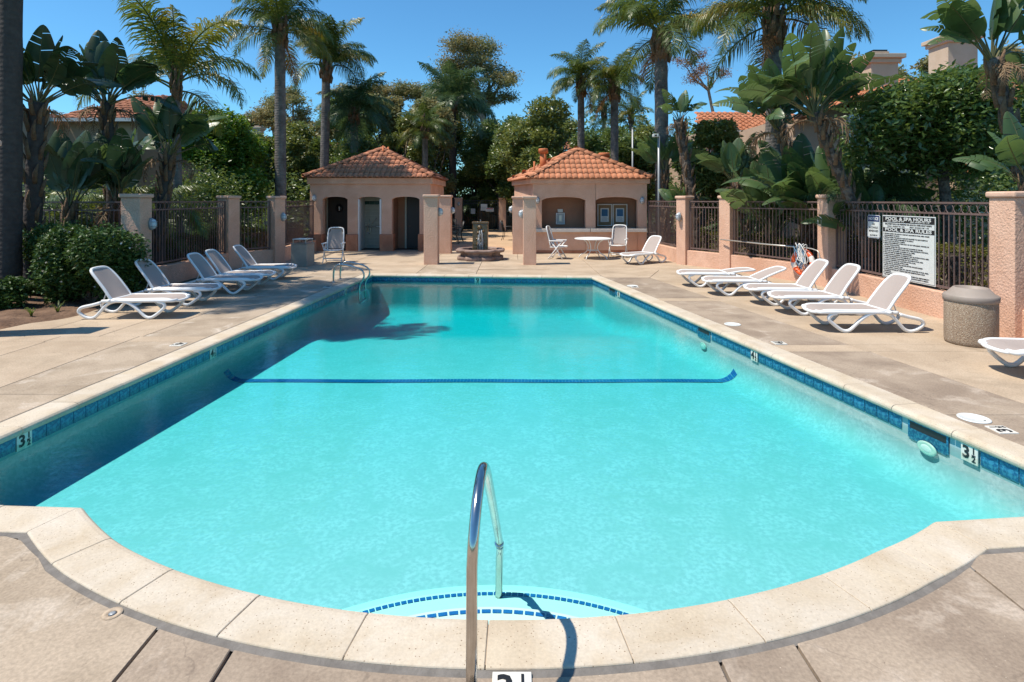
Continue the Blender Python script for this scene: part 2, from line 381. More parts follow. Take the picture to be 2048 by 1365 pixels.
coping = empty('pool_coping', kind='structure')
prof = [(.305,-.07),(.305,.004),(.295,.009),(.05,.012),(.022,.006),(.004,-.012),(0,-.03),(.006,-.05),(.02,-.062),(.06,-.066)]
bi = [i for i in range(N) if brk[i]]
for k, i0 in enumerate(bi):
    i1 = bi[(k+1) % len(bi)]
    idx = [i0]; 
    while idx[-1] != i1: idx.append((idx[-1]+1) % N)
    mb = MB(); V = []
    rows = len(idx)
    for q, i in enumerate(idx):
        t = Vector((0,0))
        if q == 0: t = (Pv[idx[1]]-Pv[i]).normalized()*.0025
        if q == rows-1: t = (Pv[idx[-2]]-Pv[i]).normalized()*.0025
        jz = 0
        for (o, z) in prof:
            p = Pv[i]+mit[i]*o+t; V.append((p.x, p.y, z))
    n = len(prof); F = []
    for q in range(rows-1):
        for j in range(n-1):
            F.append((q*n+j, q*n+j+1, (q+1)*n+j+1, (q+1)*n+j))
    if sgn < 0: F = [tuple(reversed(f)) for f in F]
    F.append(tuple(range(n))); F.append(tuple(reversed(range((rows-1)*n, rows*n))))
    mb.smooth = False
    mb.add(V, F); o = mb.obj('coping_stone', M['coping'], coping, bevel=.003, seg=1)
    o.location.z = random.Random(k).uniform(-.0015, .0015)

mr_ = MB(); V = []
for i in range(N):
    for o in (.05, .285):
        p = Pv[i]+mit[i]*o; V.append((p.x, p.y, .005))
mr_.add(V, [(2*i, 2*i+1, 2*((i+1)%N)+1, 2*((i+1)%N)) for i in range(N)]); mr_.obj('mortar_bed', M['mortar'], coping)
ms_ = MB(); V = []
for i in range(N):
    for o in (.303, .350):
        p = Pv[i]+mit[i]*o; V.append((p.x, p.y, -.001 if o < .32 else -.006))
ms_.add(V, [(2*i, 2*i+1, 2*((i+1)%N)+1, 2*((i+1)%N)) for i in range(N)]); ms_.obj('mastic_joint', M['mastic'], coping)
# ---- basin: tiled band, walls and a floor that slopes to the deep end
def floor_z(y):
    t = min(1, max(0, (y-10.3)/3.2)); t = t*t*(3-2*t)
    s = min(1, max(0, (y-3)/5)); 
    return -.56-.05*s-.42*t
wall = [Pv[i]+mit[i]*.045 for i in range(N)]
mb = MB()
ring = [(p.x, p.y) for p in wall]
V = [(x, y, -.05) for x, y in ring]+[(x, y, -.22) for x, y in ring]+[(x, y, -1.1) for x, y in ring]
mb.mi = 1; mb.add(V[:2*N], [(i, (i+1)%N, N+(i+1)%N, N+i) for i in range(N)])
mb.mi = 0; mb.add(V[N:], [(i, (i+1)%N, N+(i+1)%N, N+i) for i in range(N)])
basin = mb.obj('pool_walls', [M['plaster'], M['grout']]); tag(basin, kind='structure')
# floor height field
W = np.array([[p.x, p.y] for p in wall]); W2 = np.roll(W, -1, 0)
gx = np.arange(-4.7, 4.5, .07); gy = np.arange(2.5, 15.7, .07)
GX, GY = np.meshgrid(gx, gy, indexing='ij'); Q = np.stack([GX.ravel(), GY.ravel()], 1)
dist = np.full(len(Q), 1e9); inside = np.zeros(len(Q), bool)
for a, b in zip(W, W2):
    ab = b-a; t = np.clip(((Q-a)@ab)/(ab@ab), 0, 1); d = np.linalg.norm(Q-(a+t[:,None]*ab), axis=1)
    dist = np.minimum(dist, d)
    c = ((a[1] > Q[:,1]) != (b[1] > Q[:,1])); 
    xi = a[0]+(Q[:,1]-a[1])/(b[1]-a[1]+1e-12)*(b[0]-a[0]); inside ^= c & (Q[:,0] < xi)
sd_ = np.where(inside, dist, -dist)
Rc = .26
fz = np.array([floor_z(y) for y in Q[:,1]])
u = np.clip(sd_/Rc, 0, 1)
Zf = fz + Rc*(1-np.sqrt(1-(1-u)**2))
keep = sd_ > Rc-.10; Zf = fz-.005
idm = -np.ones(len(Q), int); idm[keep] = np.arange(keep.sum())
ny = len(gy); faces = []
for i in range(len(gx)-1):
    for j in range(ny-1):
        q = (i*ny+j, (i+1)*ny+j, (i+1)*ny+j+1, i*ny+j+1)
        if all(keep[k] for k in q): faces.append(tuple(int(idm[k]) for k in q))
me = bpy.data.meshes.new('pool_floor')
V0 = [(float(a), float(b), float(c)) for (a, b), c in zip(Q[keep], Zf[keep])]
cv = []; nr = 9
for k in range(nr+1):
    th = math.pi/2*k/nr; o = .045-Rc*(1-math.cos(math.pi/2-th)) if False else .045-Rc*(1-math.cos(th)); 
    for i in range(N):
        p = Pv[i]+mit[i]*o; q_ = p-mit[i]*.05 if k == nr else p; cv.append((q_.x, q_.y, floor_z(p.y)+Rc*(1-math.sin(th)) if k < nr else floor_z(p.y)-.012))
nv = len(V0); V0 += cv
for k in range(nr):
    for i in range(N): faces.append((nv+k*N+i, nv+k*N+(i+1)%N, nv+(k+1)*N+(i+1)%N, nv+(k+1)*N+i))
me.from_pydata(V0, [], faces)
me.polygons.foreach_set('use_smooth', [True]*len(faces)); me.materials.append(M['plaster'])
pf = link('pool_floor', me); tag(pf, kind='structure')
def fz_at(x, y):
    p = np.array([x, y]); d = 1e9
    for a, b in zip(W, W2):
        ab = b-a; t = min(1, max(0, ((p-a)@ab)/(ab@ab))); d = min(d, float(np.linalg.norm(p-(a+t*ab))))
    u = min(1, d/Rc); return floor_z(y)+Rc*(1-math.sqrt(1-(1-u)**2))

# ---- blue lane of tiles across the break of the floor, climbing the coves at both sides
ln = MB(); y0 = 8.28; xa, xb = Lx(y0)-.02, Rx(y0)+.02; n = 150
for i in range(n):
    for r in range(2):
        x0 = xa+(xb-xa)*i/n+.0015; x1 = xa+(xb-xa)*(i+1)/n-.0015; ya = y0-.070+r*.071; yb = ya+.069
        wob = .012*math.sin(i*.11)
        ya += wob; yb += wob
        ln.add([(x0,ya,fz_at(x0,ya)+.006),(x1,ya,fz_at(x1,ya)+.006),(x1,yb,fz_at(x1,yb)+.006),(x0,yb,fz_at(x0,yb)+.006)], [(0,1,2,3)])
ln.obj('lane_tiles', M['tile_line'], pf)['kind'] = 'stuff'

# ---- entry steps with rows of small blue tiles
def arc_poly(R_, cy=1.75, cx=-.12, w_=1.15, n=28):
    w_ = min(w_, R_*.93)
    ps = [(cx-w_+2*w_*i/n, 0) for i in range(n+1)]
    return [(x, cy+math.sqrt(max(0, R_*R_-(x-cx)**2))) for x, _ in ps]
steps = empty('entry_steps', kind='structure')
for (R_, zt, w_) in ((1.50, -.30, 1.0), (1.87, -.455, 1.5), (2.03, -.53, 1.75)):
    P_ = arc_poly(R_, w_=w_); P_ += [(P_[-1][0], 2.6), (P_[0][0], 2.6)]
    s = MB(); s.prism(P_, -.75, zt); so = s.obj('step', M['step_plaster'], steps, bevel=.02, seg=3)
    if w_ > 1.6: continue
    tl = MB(); a0 = 52 if w_ < 1.2 else 38
    k = 44 if w_ < 1.2 else 64
    for i in range(k):
        A = R(90+a0*(i/k*2-1)); B = R(90+a0*((i+.82)/k*2-1)); ra, rb = R_-.025, R_-.053
        q = [(-.12+r*math.cos(t), 1.75+r*math.sin(t)) for (r, t) in ((rb,A),(ra,A),(ra,B),(rb,B))]
        tl.add([(x, y, zt+.004) for x, y in q], [(3,2,1,0)])
    t_ = tl.obj('edge_tiles', M['tile_line'], so); t_['kind'] = 'stuff'

# ---- water line tiles (15 cm) on the long sides and the far end
tile_me = MB().box(-.0735,.0735,-.004,.004,-.075,.075).mesh('tile', M['tile'], bevel=.002, seg=1)
marker_spots = []
SKIM = []                                          # gaps for the skimmer mouths on the right wall
def xr_at(px):     # y on the right wall seen at px
    lo, hi = 4, 15
    for _ in range(40):
        m_ = (lo+hi)/2
        if 1024+(Rx(m_)+.04)/m_*FPX > px: lo = m_
        else: hi = m_
    return (lo+hi)/2
skims = [(xr_at(1897), xr_at(1815)), (xr_at(1419), xr_at(1396)), (xr_at(1228), xr_at(1220))]
mk_r = [xr_at(1931), xr_at(1512), xr_at(1237)]
def xl_at(px):
    lo, hi = 4.2, 15
    for _ in range(40):
        m_ = (lo+hi)/2
        if 1024+(Lx(m_)-.04)/m_*FPX < px: lo = m_
        else: hi = m_
    return (lo+hi)/2
mk_l = [xl_at(54), xl_at(428), xl_at(692)]
wallt = empty('waterline_tiles', kind='structure')
def snap(a, b, ys):
    a, b = Vector(a), Vector(b); L_ = (b-a).length; n = int(L_/.152); t = (b-a).normalized()
    cy = [(a+t*(i+.5)*L_/n).y for i in range(n)]
    return [min(cy, key=lambda c: abs(c-y)) for y in ys]
def tile_run(a, b, inward, skip=()):
    a, b = Vector(a), Vector(b); L_ = (b-a).length; n = int(L_/.152); t = (b-a).normalized()
    ang = math.atan2(t.y, t.x)
    for i in range(n):
        p = a+t*(i+.5)*L_/n
        if any(lo-.06 < p.y < hi+.06 for lo, hi in skip): continue
        p = p+inward*.006
        link('tile', tile_me, wallt, (p.x, p.y, -.112), (0, 0, ang))
wi = {tuple(pts[i]): wall[i] for i in range(N)}
mk_l = snap(wi[FL], wi[NL], mk_l); mk_r = snap(wi[NR], wi[FRc], mk_r)
tile_run(wi[FL], wi[NL], Vector((1,0)), [(y-.01, y+.01) for y in mk_l])
tile_run(wi[NR], wi[FRc], Vector((-1,0)), skims+[(y-.01, y+.01) for y in mk_r])
# far side: the marker tile replaces one tile in the middle
a, b = wi[FRc], wi[FL]; t = (b-a).normalized(); L_ = (b-a).length; n = int(L_/.152)
mkf = None
for i in range(n):
    p = a+t*(i+.5)*L_/n
    if abs(1024+p.x/p.y*FPX-957) < 6 and mkf is None: mkf = p; continue
    link('tile', tile_me, wallt, (p.x, p.y-.006, -.112), (0, 0, math.atan2(t.y, t.x)))
if mkf is None: mkf = a+t*L_*.5

# depth marker: a white tile with black figures
mk_me = MB().box(-.078,.078,-.006,.006,-.078,.078).mesh('marker_tile', M['marker'], bevel=.002, seg=1)
T3 = text_mesh('3', .15, .0015, .004, mat=M['black']); T4 = text_mesh('4', .15, .0015, .004, mat=M['black'])
T9 = text_mesh('9', .17, .0015, .004, mat=M['black'])
THALF = text_mesh('1', .075, .0015, .002, mat=M['black']); TTWO = text_mesh('2', .075, .0015, .002, mat=M['black'])
TBAR = MB().box(-.018,.018,-.003,.003,-.0015,.0015).mesh('bar', M['black'])
def marker(loc, rz, big, half, label, flat=False, s=1.0, slash=False):
    e = empty('depth_marker', loc, rz, label, 'depth marker', 'painted depth marker tiles around the pool')
    # local frame: text faces -Y when upright, +Z when flat
    B = Matrix.Identity(4) if flat else Matrix.Rotation(R(90), 4, 'X')
    tl = link('marker_tile', mk_me, e, mw=(Matrix.Rotation(R(-90), 4, 'X') if flat else Matrix.Identity(4)) @ Matrix.Scale(s, 4))
    z = .0075
    def put(nm, me, x, y, sc_=1):
        link(nm, me, e, mw=B @ Matrix.Translation((x*s, y*s, z*(1 if flat else 1))) @ Matrix.Scale(s*sc_, 4))
    put('figure', big, -.028 if half else 0, 0)
    if half:
        put('figure', THALF, .042, .033)
        put('fraction_bar', TBAR, .042, -.002)
        put('figure', TTWO, .042, -.037)
    return e
def face_in(x, y, s): # rotation so that local -Y looks into the pool
    return {'L': R(90)+math.atan(-.056), 'R': R(-90)+math.atan(.1743), 'F': math.atan(-.085)}[s]
nm = [('near left', T3), ('middle left', T4), ('far left', T4)]
lab = {('L',0): 'white 3½ depth tile on the shaded left pool wall nearest the camera', ('L',1): 'white 4½ depth tile on the shaded left pool wall halfway along',
       ('L',2): 'small depth tile on the left pool wall below the ladder rails',
       ('R',0): 'white 3½ depth tile on the right pool wall beside the near skimmer', ('R',1): 'white 4½ depth tile on the right pool wall halfway along',
       ('R',2): 'small depth tile on the right pool wall near the far corner'}
for k, y in enumerate(mk_l): marker((Lx(y)-.034, y, -.126), face_in(0,0,'L'), nm[k][1], k < 2, lab[('L',k)], s=.95)
for k, y in enumerate(mk_r): marker((Rx(y)+.034, y, -.126), face_in(0,0,'R'), nm[k][1], k < 2, lab[('R',k)], s=.95)
marker((mkf.x, mkf.y-.008, -.12), face_in(0,0,'F'), T9, False, 'dark 9 depth tile in the middle of the far pool wall')
# markers set in the deck
g = gnd(2003, 861); marker((g.x, g.y, .003), R(90), T3, True, 'white 3½ depth tile lying in the right deck beside the near skimmer lid', True, 1.05)
g = gnd(1558, 687); marker((g.x, g.y, .003), R(90), T4, True, 'worn depth tile lying in the right deck past the middle skimmer lid', True, 1.05)
g = gnd(357, 690); marker((g.x, g.y, .003), R(-90), T4, True, 'worn depth tile lying in the left deck in front of the loungers', True, 1.05)
g = gnd(655, 574.5); marker((g.x, g.y, .003), R(-90), T4, True, 'worn depth tile lying in the left deck beside the pool ladder', True, 1.05)
g = gnd(1269, 574.5); marker((g.x, g.y, .003), R(90), T4, True, 'worn depth tile lying in the right deck by the far lid', True, 1.05)
marker((.0, 2.345, .003), 0, T3, True, 'white 3½ depth tile in the near deck beside the handrail, cut by the photo edge', True, 1.05)

# skimmers: black block for the shaded mouth, frame and a white lid in the deck
for k, (ya, yb) in enumerate(skims):
    ym = (ya+yb)/2; w_ = max(.2, (yb-ya)*.5)
    e = empty('skimmer', (Rx(ym)+.045, ym, -.15), math.atan(.1743), ['dark wide skimmer mouth in the right pool wall beside the near 3½ tile', 'dark skimmer mouth in the right pool wall below the middle white lid', 'dark skimmer mouth at the far end of the right pool wall'][k], 'skimmer', 'skimmers in the right pool wall')
    m_ = MB(); m_.box(-.003,.30,-w_,w_,.012,.075); m_.obj('mouth_shade', M['black'], e)  # solid black block, the shade of an open recess put into colour
    m_ = MB()
    m_.box(-.004,.02,-w_,w_,.075,.095); m_.box(-.004,.02,-w_,-w_+.02,-.08,.075); m_.box(-.004,.02,w_-.02,w_,-.08,.075); m_.box(-.0035,.02,-w_+.02,w_-.02,-.09,.011)
    m_.obj('frame', M['tile'], e)
for k, (px, py) in enumerate(((1948,838),(1465,649.5),(1265,572.5))):
    g = gnd(px, py); e = empty('deck_cover', (g.x, g.y, .001), 0, ['round white lid in the right deck nearest the camera', 'round white lid in the right deck in front of the loungers', 'round white lid in the right deck by the far pool corner'][k], 'lid', 'white skimmer lids in the right deck')
    MB().lathe([(.128,0),(.128,.006),(.122,.009),(.112,.009),(.108,.006),(0,.006)], 40).obj('cover', M['signwhite'], e)
    m_ = MB(); m_.lathe([(.009,.0061),(.009,.0075),(0,.0075)], 10, Matrix.Translation((.05,-.06,0))); m_.obj('finger_hole', M['black'], e)
# underwater lights and the hanging return
for k, (px, py, s_) in enumerate(((1857,897,1.0),(1408,676,.9))):
    d = xr_at(px); x = Rx(d)+.03; z = zat(py, d)
    e = empty('pool_light', (x, d, max(z,-.36) if k == 0 else -.34), R(-90)+math.atan(.1743), ['round pale underwater light on the right pool wall beside the near depth tile', 'round pale underwater light on the right pool wall at the middle'][k], 'pool light', 'underwater lights')
    Mx = Matrix.Rotation(R(-90), 4, 'Y')
    Mx = Matrix.Rotation(-R(90), 4, 'Z') @ Mx
    ml = Matrix.Rotation(R(90), 4, 'X')
    MB().lathe([(.095,0),(.10,.02),(.085,.04),(.065,.035)], 28, ml @ Matrix.Rotation(0,4,'Z')).obj('rim', M['plastic_teal'], e, scale=(s_,s_*.45,s_*.6))
    MB().lathe([(.066,.02),(.06,.034),(.03,.04),(0,.042)], 24, ml).obj('lens', M['step_plaster'], e, scale=(s_,s_*.45,s_*.6))

# ---- water: a closed body whose blue-green comes from absorption
wm = bpy.data.materials.new('water'); wm.use_nodes = True
n_ = wm.node_tree.nodes; L = wm.node_tree.links; n_.remove(n_['Principled BSDF']); out = n_['Material Output']
tr = n_.new('ShaderNodeBsdfTransparent'); gl = n_.new('ShaderNodeBsdfGlossy'); gl.inputs['Roughness'].default_value = .02
fr = n_.new('ShaderNodeFresnel'); fr.inputs[0].default_value = 1.33; mx = n_.new('ShaderNodeMixShader')
tc = n_.new('ShaderNodeTexCoord')
mp = n_.new('ShaderNodeMapping'); mp.inputs['Scale'].default_value = (.75, 1, 1); L.new(tc.outputs['Object'], mp.inputs[0])
t1 = n_.new('ShaderNodeTexNoise'); t1.inputs['Scale'].default_value = 13; t1.inputs['Detail'].default_value = 4; t1.inputs['Distortion'].default_value = .5
t2 = n_.new('ShaderNodeTexNoise'); t2.inputs['Scale'].default_value = 1.3; t2.inputs['Detail'].default_value = 2
L.new(mp.outputs[0], t1.inputs['Vector']); L.new(mp.outputs[0], t2.inputs['Vector'])
ad = n_.new('ShaderNodeMath'); ad.operation = 'MULTIPLY_ADD'; ad.inputs[1].default_value = 2.5; L.new(t2.outputs[0], ad.inputs[0]); L.new(t1.outputs[0], ad.inputs[2])
bp = n_.new('ShaderNodeBump'); bp.inputs['Strength'].default_value = .35; bp.inputs['Distance'].default_value = .008; L.new(ad.outputs[0], bp.inputs['Height'])
L.new(bp.outputs[0], fr.inputs['Normal']); L.new(bp.outputs[0], gl.inputs['Normal'])
L.new(fr.outputs[0], mx.inputs[0]); L.new(tr.outputs[0], mx.inputs[1]); L.new(gl.outputs[0], mx.inputs[2]); L.new(mx.outputs[0], out.inputs['Surface'])
va = n_.new('ShaderNodeVolumeAbsorption'); va.inputs['Color'].default_value = (.06, .965, .98, 1); va.inputs['Density'].default_value = 1.15
vsn = n_.new('ShaderNodeVolumeScatter'); vsn.inputs['Color'].default_value = (.12, .95, 1, 1); vsn.inputs['Density'].default_value = .11
ads = n_.new('ShaderNodeAddShader'); n_.remove(vsn); n_.remove(ads); L.new(va.outputs[0], out.inputs['Volume'])
ww = [Pv[i]+mit[i]*.06 for i in range(N)]
wb = MB(); wb.prism([(p.x, p.y) for p in ww], -1.2, -.140)
wo = wb.obj('pool_water', wm); tag(wo, kind='structure')

# ================================================================== DECK
# one bed under all slabs with a hole for the pool (shows in the joints)
hole = [Pv[i]+mit[i]*.2 for i in range(N)]
def ringmesh(name, outer, z, m_):
    loops = [[Vector((x, y, 0)) for x, y in outer], [Vector((p.x, p.y, 0)) for p in hole]]
    flat = [v for l in loops for v in l]
    tris = tessellate_polygon(loops)
    me = bpy.data.meshes.new(name); me.from_pydata([(v.x, v.y, z) for v in flat], [], [tuple(t) for t in tris]); me.materials.append(m_)
    bm = bmesh.new(); bm.from_mesh(me)
    for f in bm.faces:
        if f.normal.z < 0: f.normal_flip()
    bm.to_mesh(me); bm.free()
    o = link(name, me); tag(o, kind='structure'); return o
ringmesh('deck_bed', [(-8.0,-3),(9.2,-3),(9.2,38.5),(-8.0,38.5)], -.022, M['joint'])
gm = MB()
for (x0,x1,y0_,y1_) in ((-400,-8.0,-60,500),(9.2,400,-60,500),(-8.0,9.2,38.5,500),(-8.0,9.2,-60,-3)):
    gm.add([(x0,y0_,-.02),(x1,y0_,-.02),(x1,y1_,-.02),(x0,y1_,-.02)], [(0,1,2,3)])
tag(gm.obj('ground', M['earth']), kind='structure')
deck = empty('pool_deck', kind='structure')
def slab(poly, m_, gap=.006, lift=0):
    """a concrete slab: polygon drawn in by the joint, 5 cm thick with worn edges"""
    P_ = [Vector(p) for p in poly]; n = len(P_); out_ = []
    a = sum(P_[i].x*P_[(i+1)%n].y-P_[(i+1)%n].x*P_[i].y for i in range(n))
    s = 1 if a > 0 else -1
    for i in range(n):
        t0 = (P_[i]-P_[i-1]).normalized(); t1_ = (P_[(i+1)%n]-P_[i]).normalized()
        n0 = Vector((-t0.y, t0.x))*s; n1 = Vector((-t1_.y, t1_.x))*s
        m = (n0+n1); m = m.normalized()/max(.35, m.normalized().dot(n0)) if m.length > .01 else n0
        out_.append(P_[i]+m*gap)
    mb = MB(); mb.prism([(p.x, p.y) for p in out_], -.05, 0, cap0=False)
    o = mb.obj('slab', M[m_], deck, bevel=.004, seg=1); o.location.z = lift; return o
rnd = random.Random(5)
OC = .335
def Lo(d): return Lx(d)-OC
def Ro(d): return Rx(d)+OC
def Rj(d): return 3.54-.162*(d-14.84)
def bo(x):                                          # outer line of the near coping
    yl = 3.79-.053*(x+3.6)-OC*1.0 if x < 0 else 3.65+.098*(x-3.3)-OC
    yb = BC[1]-math.sqrt(max(.01,(BR+OC)**2-(x-BC[0])**2)) if abs(x-BC[0]) < BR+OC-.01 else 99
    yb += .03 if abs(x) > 2.6 else 0
    return min(yl, yb)
# near strips, running away from the camera
XS = [-8.0,-5.45,-1.655,-1.245,.905,1.28,2.50,6.2,9.2]
cols = ['slab_tan','slab_tan','slab_brown','slab_brown','slab_brown','slab_brown','slab_brown','slab_tan']
for k, (a, b) in enumerate(zip(XS[:-1], XS[1:])):
    n = max(2, int((b-a)/.12))
    top = [(a+(b-a)*i/n) for i in range(n+1)]
    tp = []
    for x in top:
        y = bo(x)
        if x < -4.35-OC+.02: y = 3.45
        if x > 4.0+OC-.02: y = 3.36
        tp.append((x, y))
    slab([(a, -2.9), (b, -2.9)]+list(reversed(tp)), cols[k], gap=.007 if k not in (2,3) else .009)
# left side
def rowsL(d0, d1, m1, xs, ms):
    slab([(xs[0], d0), (Lo(max(d0, 3.5)), d0), (Lo(d1), d1), (xs[0], d1)], m1)
    for a, b, m_ in zip(xs[1:], xs[:-1], ms): slab([(a, d0), (b, d0), (b, d1), (a, d1)], m_)
slab([(-5.45,3.45),(Lo(3.5),3.45),(Lo(5.9),5.9),(-5.45,5.92)], 'slab_tan')
slab([(-5.45,5.92),(Lo(5.9),5.9),(Lo(8.1),8.1),(-5.45,8.1)], 'slab_tan')
slab([(-8.0,3.45),(-5.45,3.45),(-5.45,8.1),(-6.57,8.1),(-6.54,5.0),(-8.0,5.0)], 'slab_light')
slab([(-8.0,5.0),(-6.54,5.0),(-6.57,8.1),(-8.0,8.1)], 'slab_light')
rowsL(8.1, 8.42, 'slab_light', [-5.45,-6.6,-8.0], ['slab_light','slab_light'])
for d0, d1 in ((8.42,11.1),(11.1,13.4),(13.4,15.66)):
    rowsL(d0, d1, 'slab_tan', [-5.40,-6.05,-7.15,-7.52 if d0 > 8.5 and d0 < 11.2 else -7.95], ['slab_light','slab_light','slab_light'])
# right side
RR = [3.36,5.35,7.58,7.93,11.35,11.68,14.8]
for i, (d0, d1) in enumerate(zip(RR[:-1], RR[1:])):
    thin = d1-d0 < .5
    slab([(Ro(d0), d0),(Rj(d0), d0),(Rj(d1), d1),(Ro(d1), d1)], 'slab_light' if thin else 'slab_brown')
    slab([(Rj(d0), d0),(6.95, d0),(6.95, d1),(Rj(d1), d1)], 'slab_light')
    slab([(6.95, d0),(9.2, d0),(9.2, d1),(6.95, d1)], 'slab_light')
# beyond the pool
fyL, fyR = Fy(-3.706)+OC, Fy(2.052)+OC
def Fo(x): return Fy(x)+OC
slab([(-7.95,15.66),(Lo(15.66),15.66),(Lo(15.66)+.3,Fo(-3.7)),(-2.6,Fo(-2.6)),(-2.6,16.55),(-7.95,16.55)], 'slab_light')
slab([(-2.6,Fo(-2.6)),(-.97,Fo(-.97)),(-.97,16.5),(-2.6,16.55)], 'slab_tan')
slab([(-.97,Fo(-.97)),(2.35,Fo(2.05)),(2.35,16.4),(-.97,16.5)], 'slab_light')
slab([(2.35,Fo(2.05)),(Ro(14.8),14.8),(Rj(14.8),14.8),(4.2,16.4),(2.35,16.4)], 'slab_light')
slab([(Rj(14.8),14.8),(9.2,14.8),(9.2,16.4),(4.2,16.4)], 'slab_light')
for (xa_, xb_, ya_, yb_, m_) in ((-7.95,-5.1,16.55,19.2,'slab_light'),(-5.1,-2.6,16.55,19.2,'slab_light'),(-2.6,-.97,16.5,19.2,'slab_tan'),(-.97,2.35,16.4,19.2,'slab_light'),(2.35,5.2,16.4,19.2,'slab_light'),(5.2,9.2,16.4,19.2,'slab_light'),
    (-9.0+1.05,-5.1,19.2,22.9,'slab_light'),(-5.1,-2.6,19.2,22.9,'slab_light'),(-2.6,0.2,19.2,22.9,'slab_light'),(.2,3.0,19.2,22.9,'slab_light'),(3.0,6.0,19.2,22.9,'slab_light'),
    (-3.2,1.0,22.9,30,'patio'),(-3.2,1.0,30,38.4,'patio'),(-4.45,-3.2,27.2,38.4,'patio')):
    slab([(xa_,ya_),(xb_,ya_),(xb_,yb_),(xa_,yb_)], m_)
# soil bed under the left bush
sb = MB(); V = []; nx, ny_ = 90, 50
for i in range(nx+1):
    for j in range(ny_+1):
        x = -14.5+7.2*i/nx; y = 7.0+6.2*j/ny_
        edge = -7.75+.16*math.sin(y*2.1)+.35*max(0, min(1, (y-9.2)))
        z = -.03+.07*min(1, max(0, (edge-x)*3))+.02*math.sin(x*7+y*5)*min(1, max(0,(edge-x)*3))
        V.append((x, y, z))
sb.smooth = True
sb.add(V, [(i*(ny_+1)+j, (i+1)*(ny_+1)+j, (i+1)*(ny_+1)+j+1, i*(ny_+1)+j+1) for i in range(nx) for j in range(ny_)])
tag(sb.obj('soil', M['soil']), kind='structure')
# small drain in the near deck
g = gnd(225, 1228); e = empty('deck_drain', (g.x, g.y, 0), 0, 'small round metal drain set in the near left deck', 'drain')
MB().lathe([(.045,-.002),(.043,.004),(.022,.0035),(.02,-.001)], 24).obj('collar', M['slab_light'], e)
MB().lathe([(.019,.002),(.008,.006),(0,.006)], 16).obj('cap', M['grey'], e)

# ================================================================== HAND RAILS
rail = empty('handrail', (-.155, 2.25, 0), 0, 'polished steel handrail rising from the near deck down into the pool steps', 'handrail')
def rel(p): return (p[0]+.155, p[1]-2.25, p[2])
path = [(-.158,2.25,-.02),(-.158,2.25,.3),(-.157,2.25,.56)]+[(-.152,2.27,.66),(-.143,2.36,.765),(-.132,2.50,.815),(-.122,2.62,.775),(-.110,2.80,.60),(-.078,3.42,-.02),(-.074,3.50,-.12),(-.078,3.545,-.22),(-.082,3.56,-.46)]
pp = [path[0], path[1]]+smooth_path(path[2:], 7)
MB().tube([rel(p) for p in pp], .0228, 20, up=(1,0,0)).obj('rail_tube', M['steel'], rail)
MB().lathe([(.055,.0),(.052,.012),(.028,.02),(.026,.03)], 28).obj('base_collar', M['steel'], rail)
MB().lathe([(.026,-.004),(.0275,0),(.026,.004)], 24, Matrix.Translation(rel((-.077,3.45,-.06)))@Matrix.Rotation(R(40),4,'X')).obj('joint_ring', M['steel'], rail)
lad = empty('pool_ladder', (-5.0, 14.2, 0), 0, 'pair of chrome grab rails of the pool ladder at the far left corner', 'ladder')
def lrail(y, dx):
    base = Vector((-4.33+dx, y)); tip = -3.60+dx
    pts_ = [(base.x,y,0),(base.x,y,.16),(base.x+.02,y,.32),(base.x+.10,y,.42),(base.x+.22,y,.43),(base.x+.42,y,.39),(tip-.14,y,.34),(tip-.02,y,.26),(tip+.01,y,.14),(tip-.04,y,.03),(tip-.10,y,-.10),(tip-.10,y,-.5)]
    return smooth_path([(p[0]+5.0, p[1]-14.2, p[2]) for p in pts_], 5)
for y, dx in ((13.95,.0),(14.5,.0)):
    MB().tube(lrail(y, dx), .021, 14, up=(0,1,0)).obj('rail_tube', M['steel'], lad)
    MB().lathe([(.06,0),(.055,.012),(.025,.02)], 20, Matrix.Translation((-4.33+dx+5.0, y-14.2, 0))).obj('base_collar', M['steel'], lad)
for z in (-.25,-.5): MB().box(1.26,1.34,-.25,.30,z-.02,z+.01).obj('tread', M['white'], lad)
# ================================================================== PILLARS, FENCES, LAMPS
def pillar(x, y, w_=.42, h=2.12, rz=0, label='', wd=None, group='stucco pillars of the pool enclosure'):
    e = empty('stucco_pillar', (x, y, 0), rz, label, 'pillar', group)
    a = w_/2; b = (wd or w_)/2
    MB().box(-a,a,-b,b,-.05,h-.09).obj('shaft', M['stucco'], e, bevel=.018, seg=3)
    MB().box(-a-.035,a+.035,-b-.035,b+.035,h-.088,h).obj('cap', M['stucco_cap'], e, bevel=.035, seg=4)
    return e
# oval bulkhead lamp, facing local -Y
def lamp_src():
    e = empty('wall_lamp', (0,0,0))
    E = Matrix.Diagonal((.62,1,1,1))
    rot = Matrix.Rotation(R(90),4,'X')
    MB().lathe([(.135,0),(.14,.012),(.135,.035),(.115,.05)], 28, rot @ Matrix.Diagonal((.66,1,1,1))).obj('base_plate', M['grey'], e)
    MB().lathe([(.112,.04),(.112,.065),(.095,.10),(.06,.122),(.02,.13),(0,.131)], 24, rot @ Matrix.Diagonal((.62,1,1,1))).obj('glass', M['globe'], e)
    g = MB()
    for z in (-.05,.05):
        g.tube([(-.072,-.045,z),(-.066,-.10,z),(-.03,-.132,z),(.03,-.132,z),(.066,-.10,z),(.072,-.045,z)], .005, 6)
    g.tube([(0,-.04,-.118),(0,-.10,-.10),(0,-.136,-.04),(0,-.136,.04),(0,-.10,.10),(0,-.04,.118)], .005, 6)
    g.obj('cage', M['grey'], e)
    return e
LAMP = lamp_src(); lamp_used = [False]
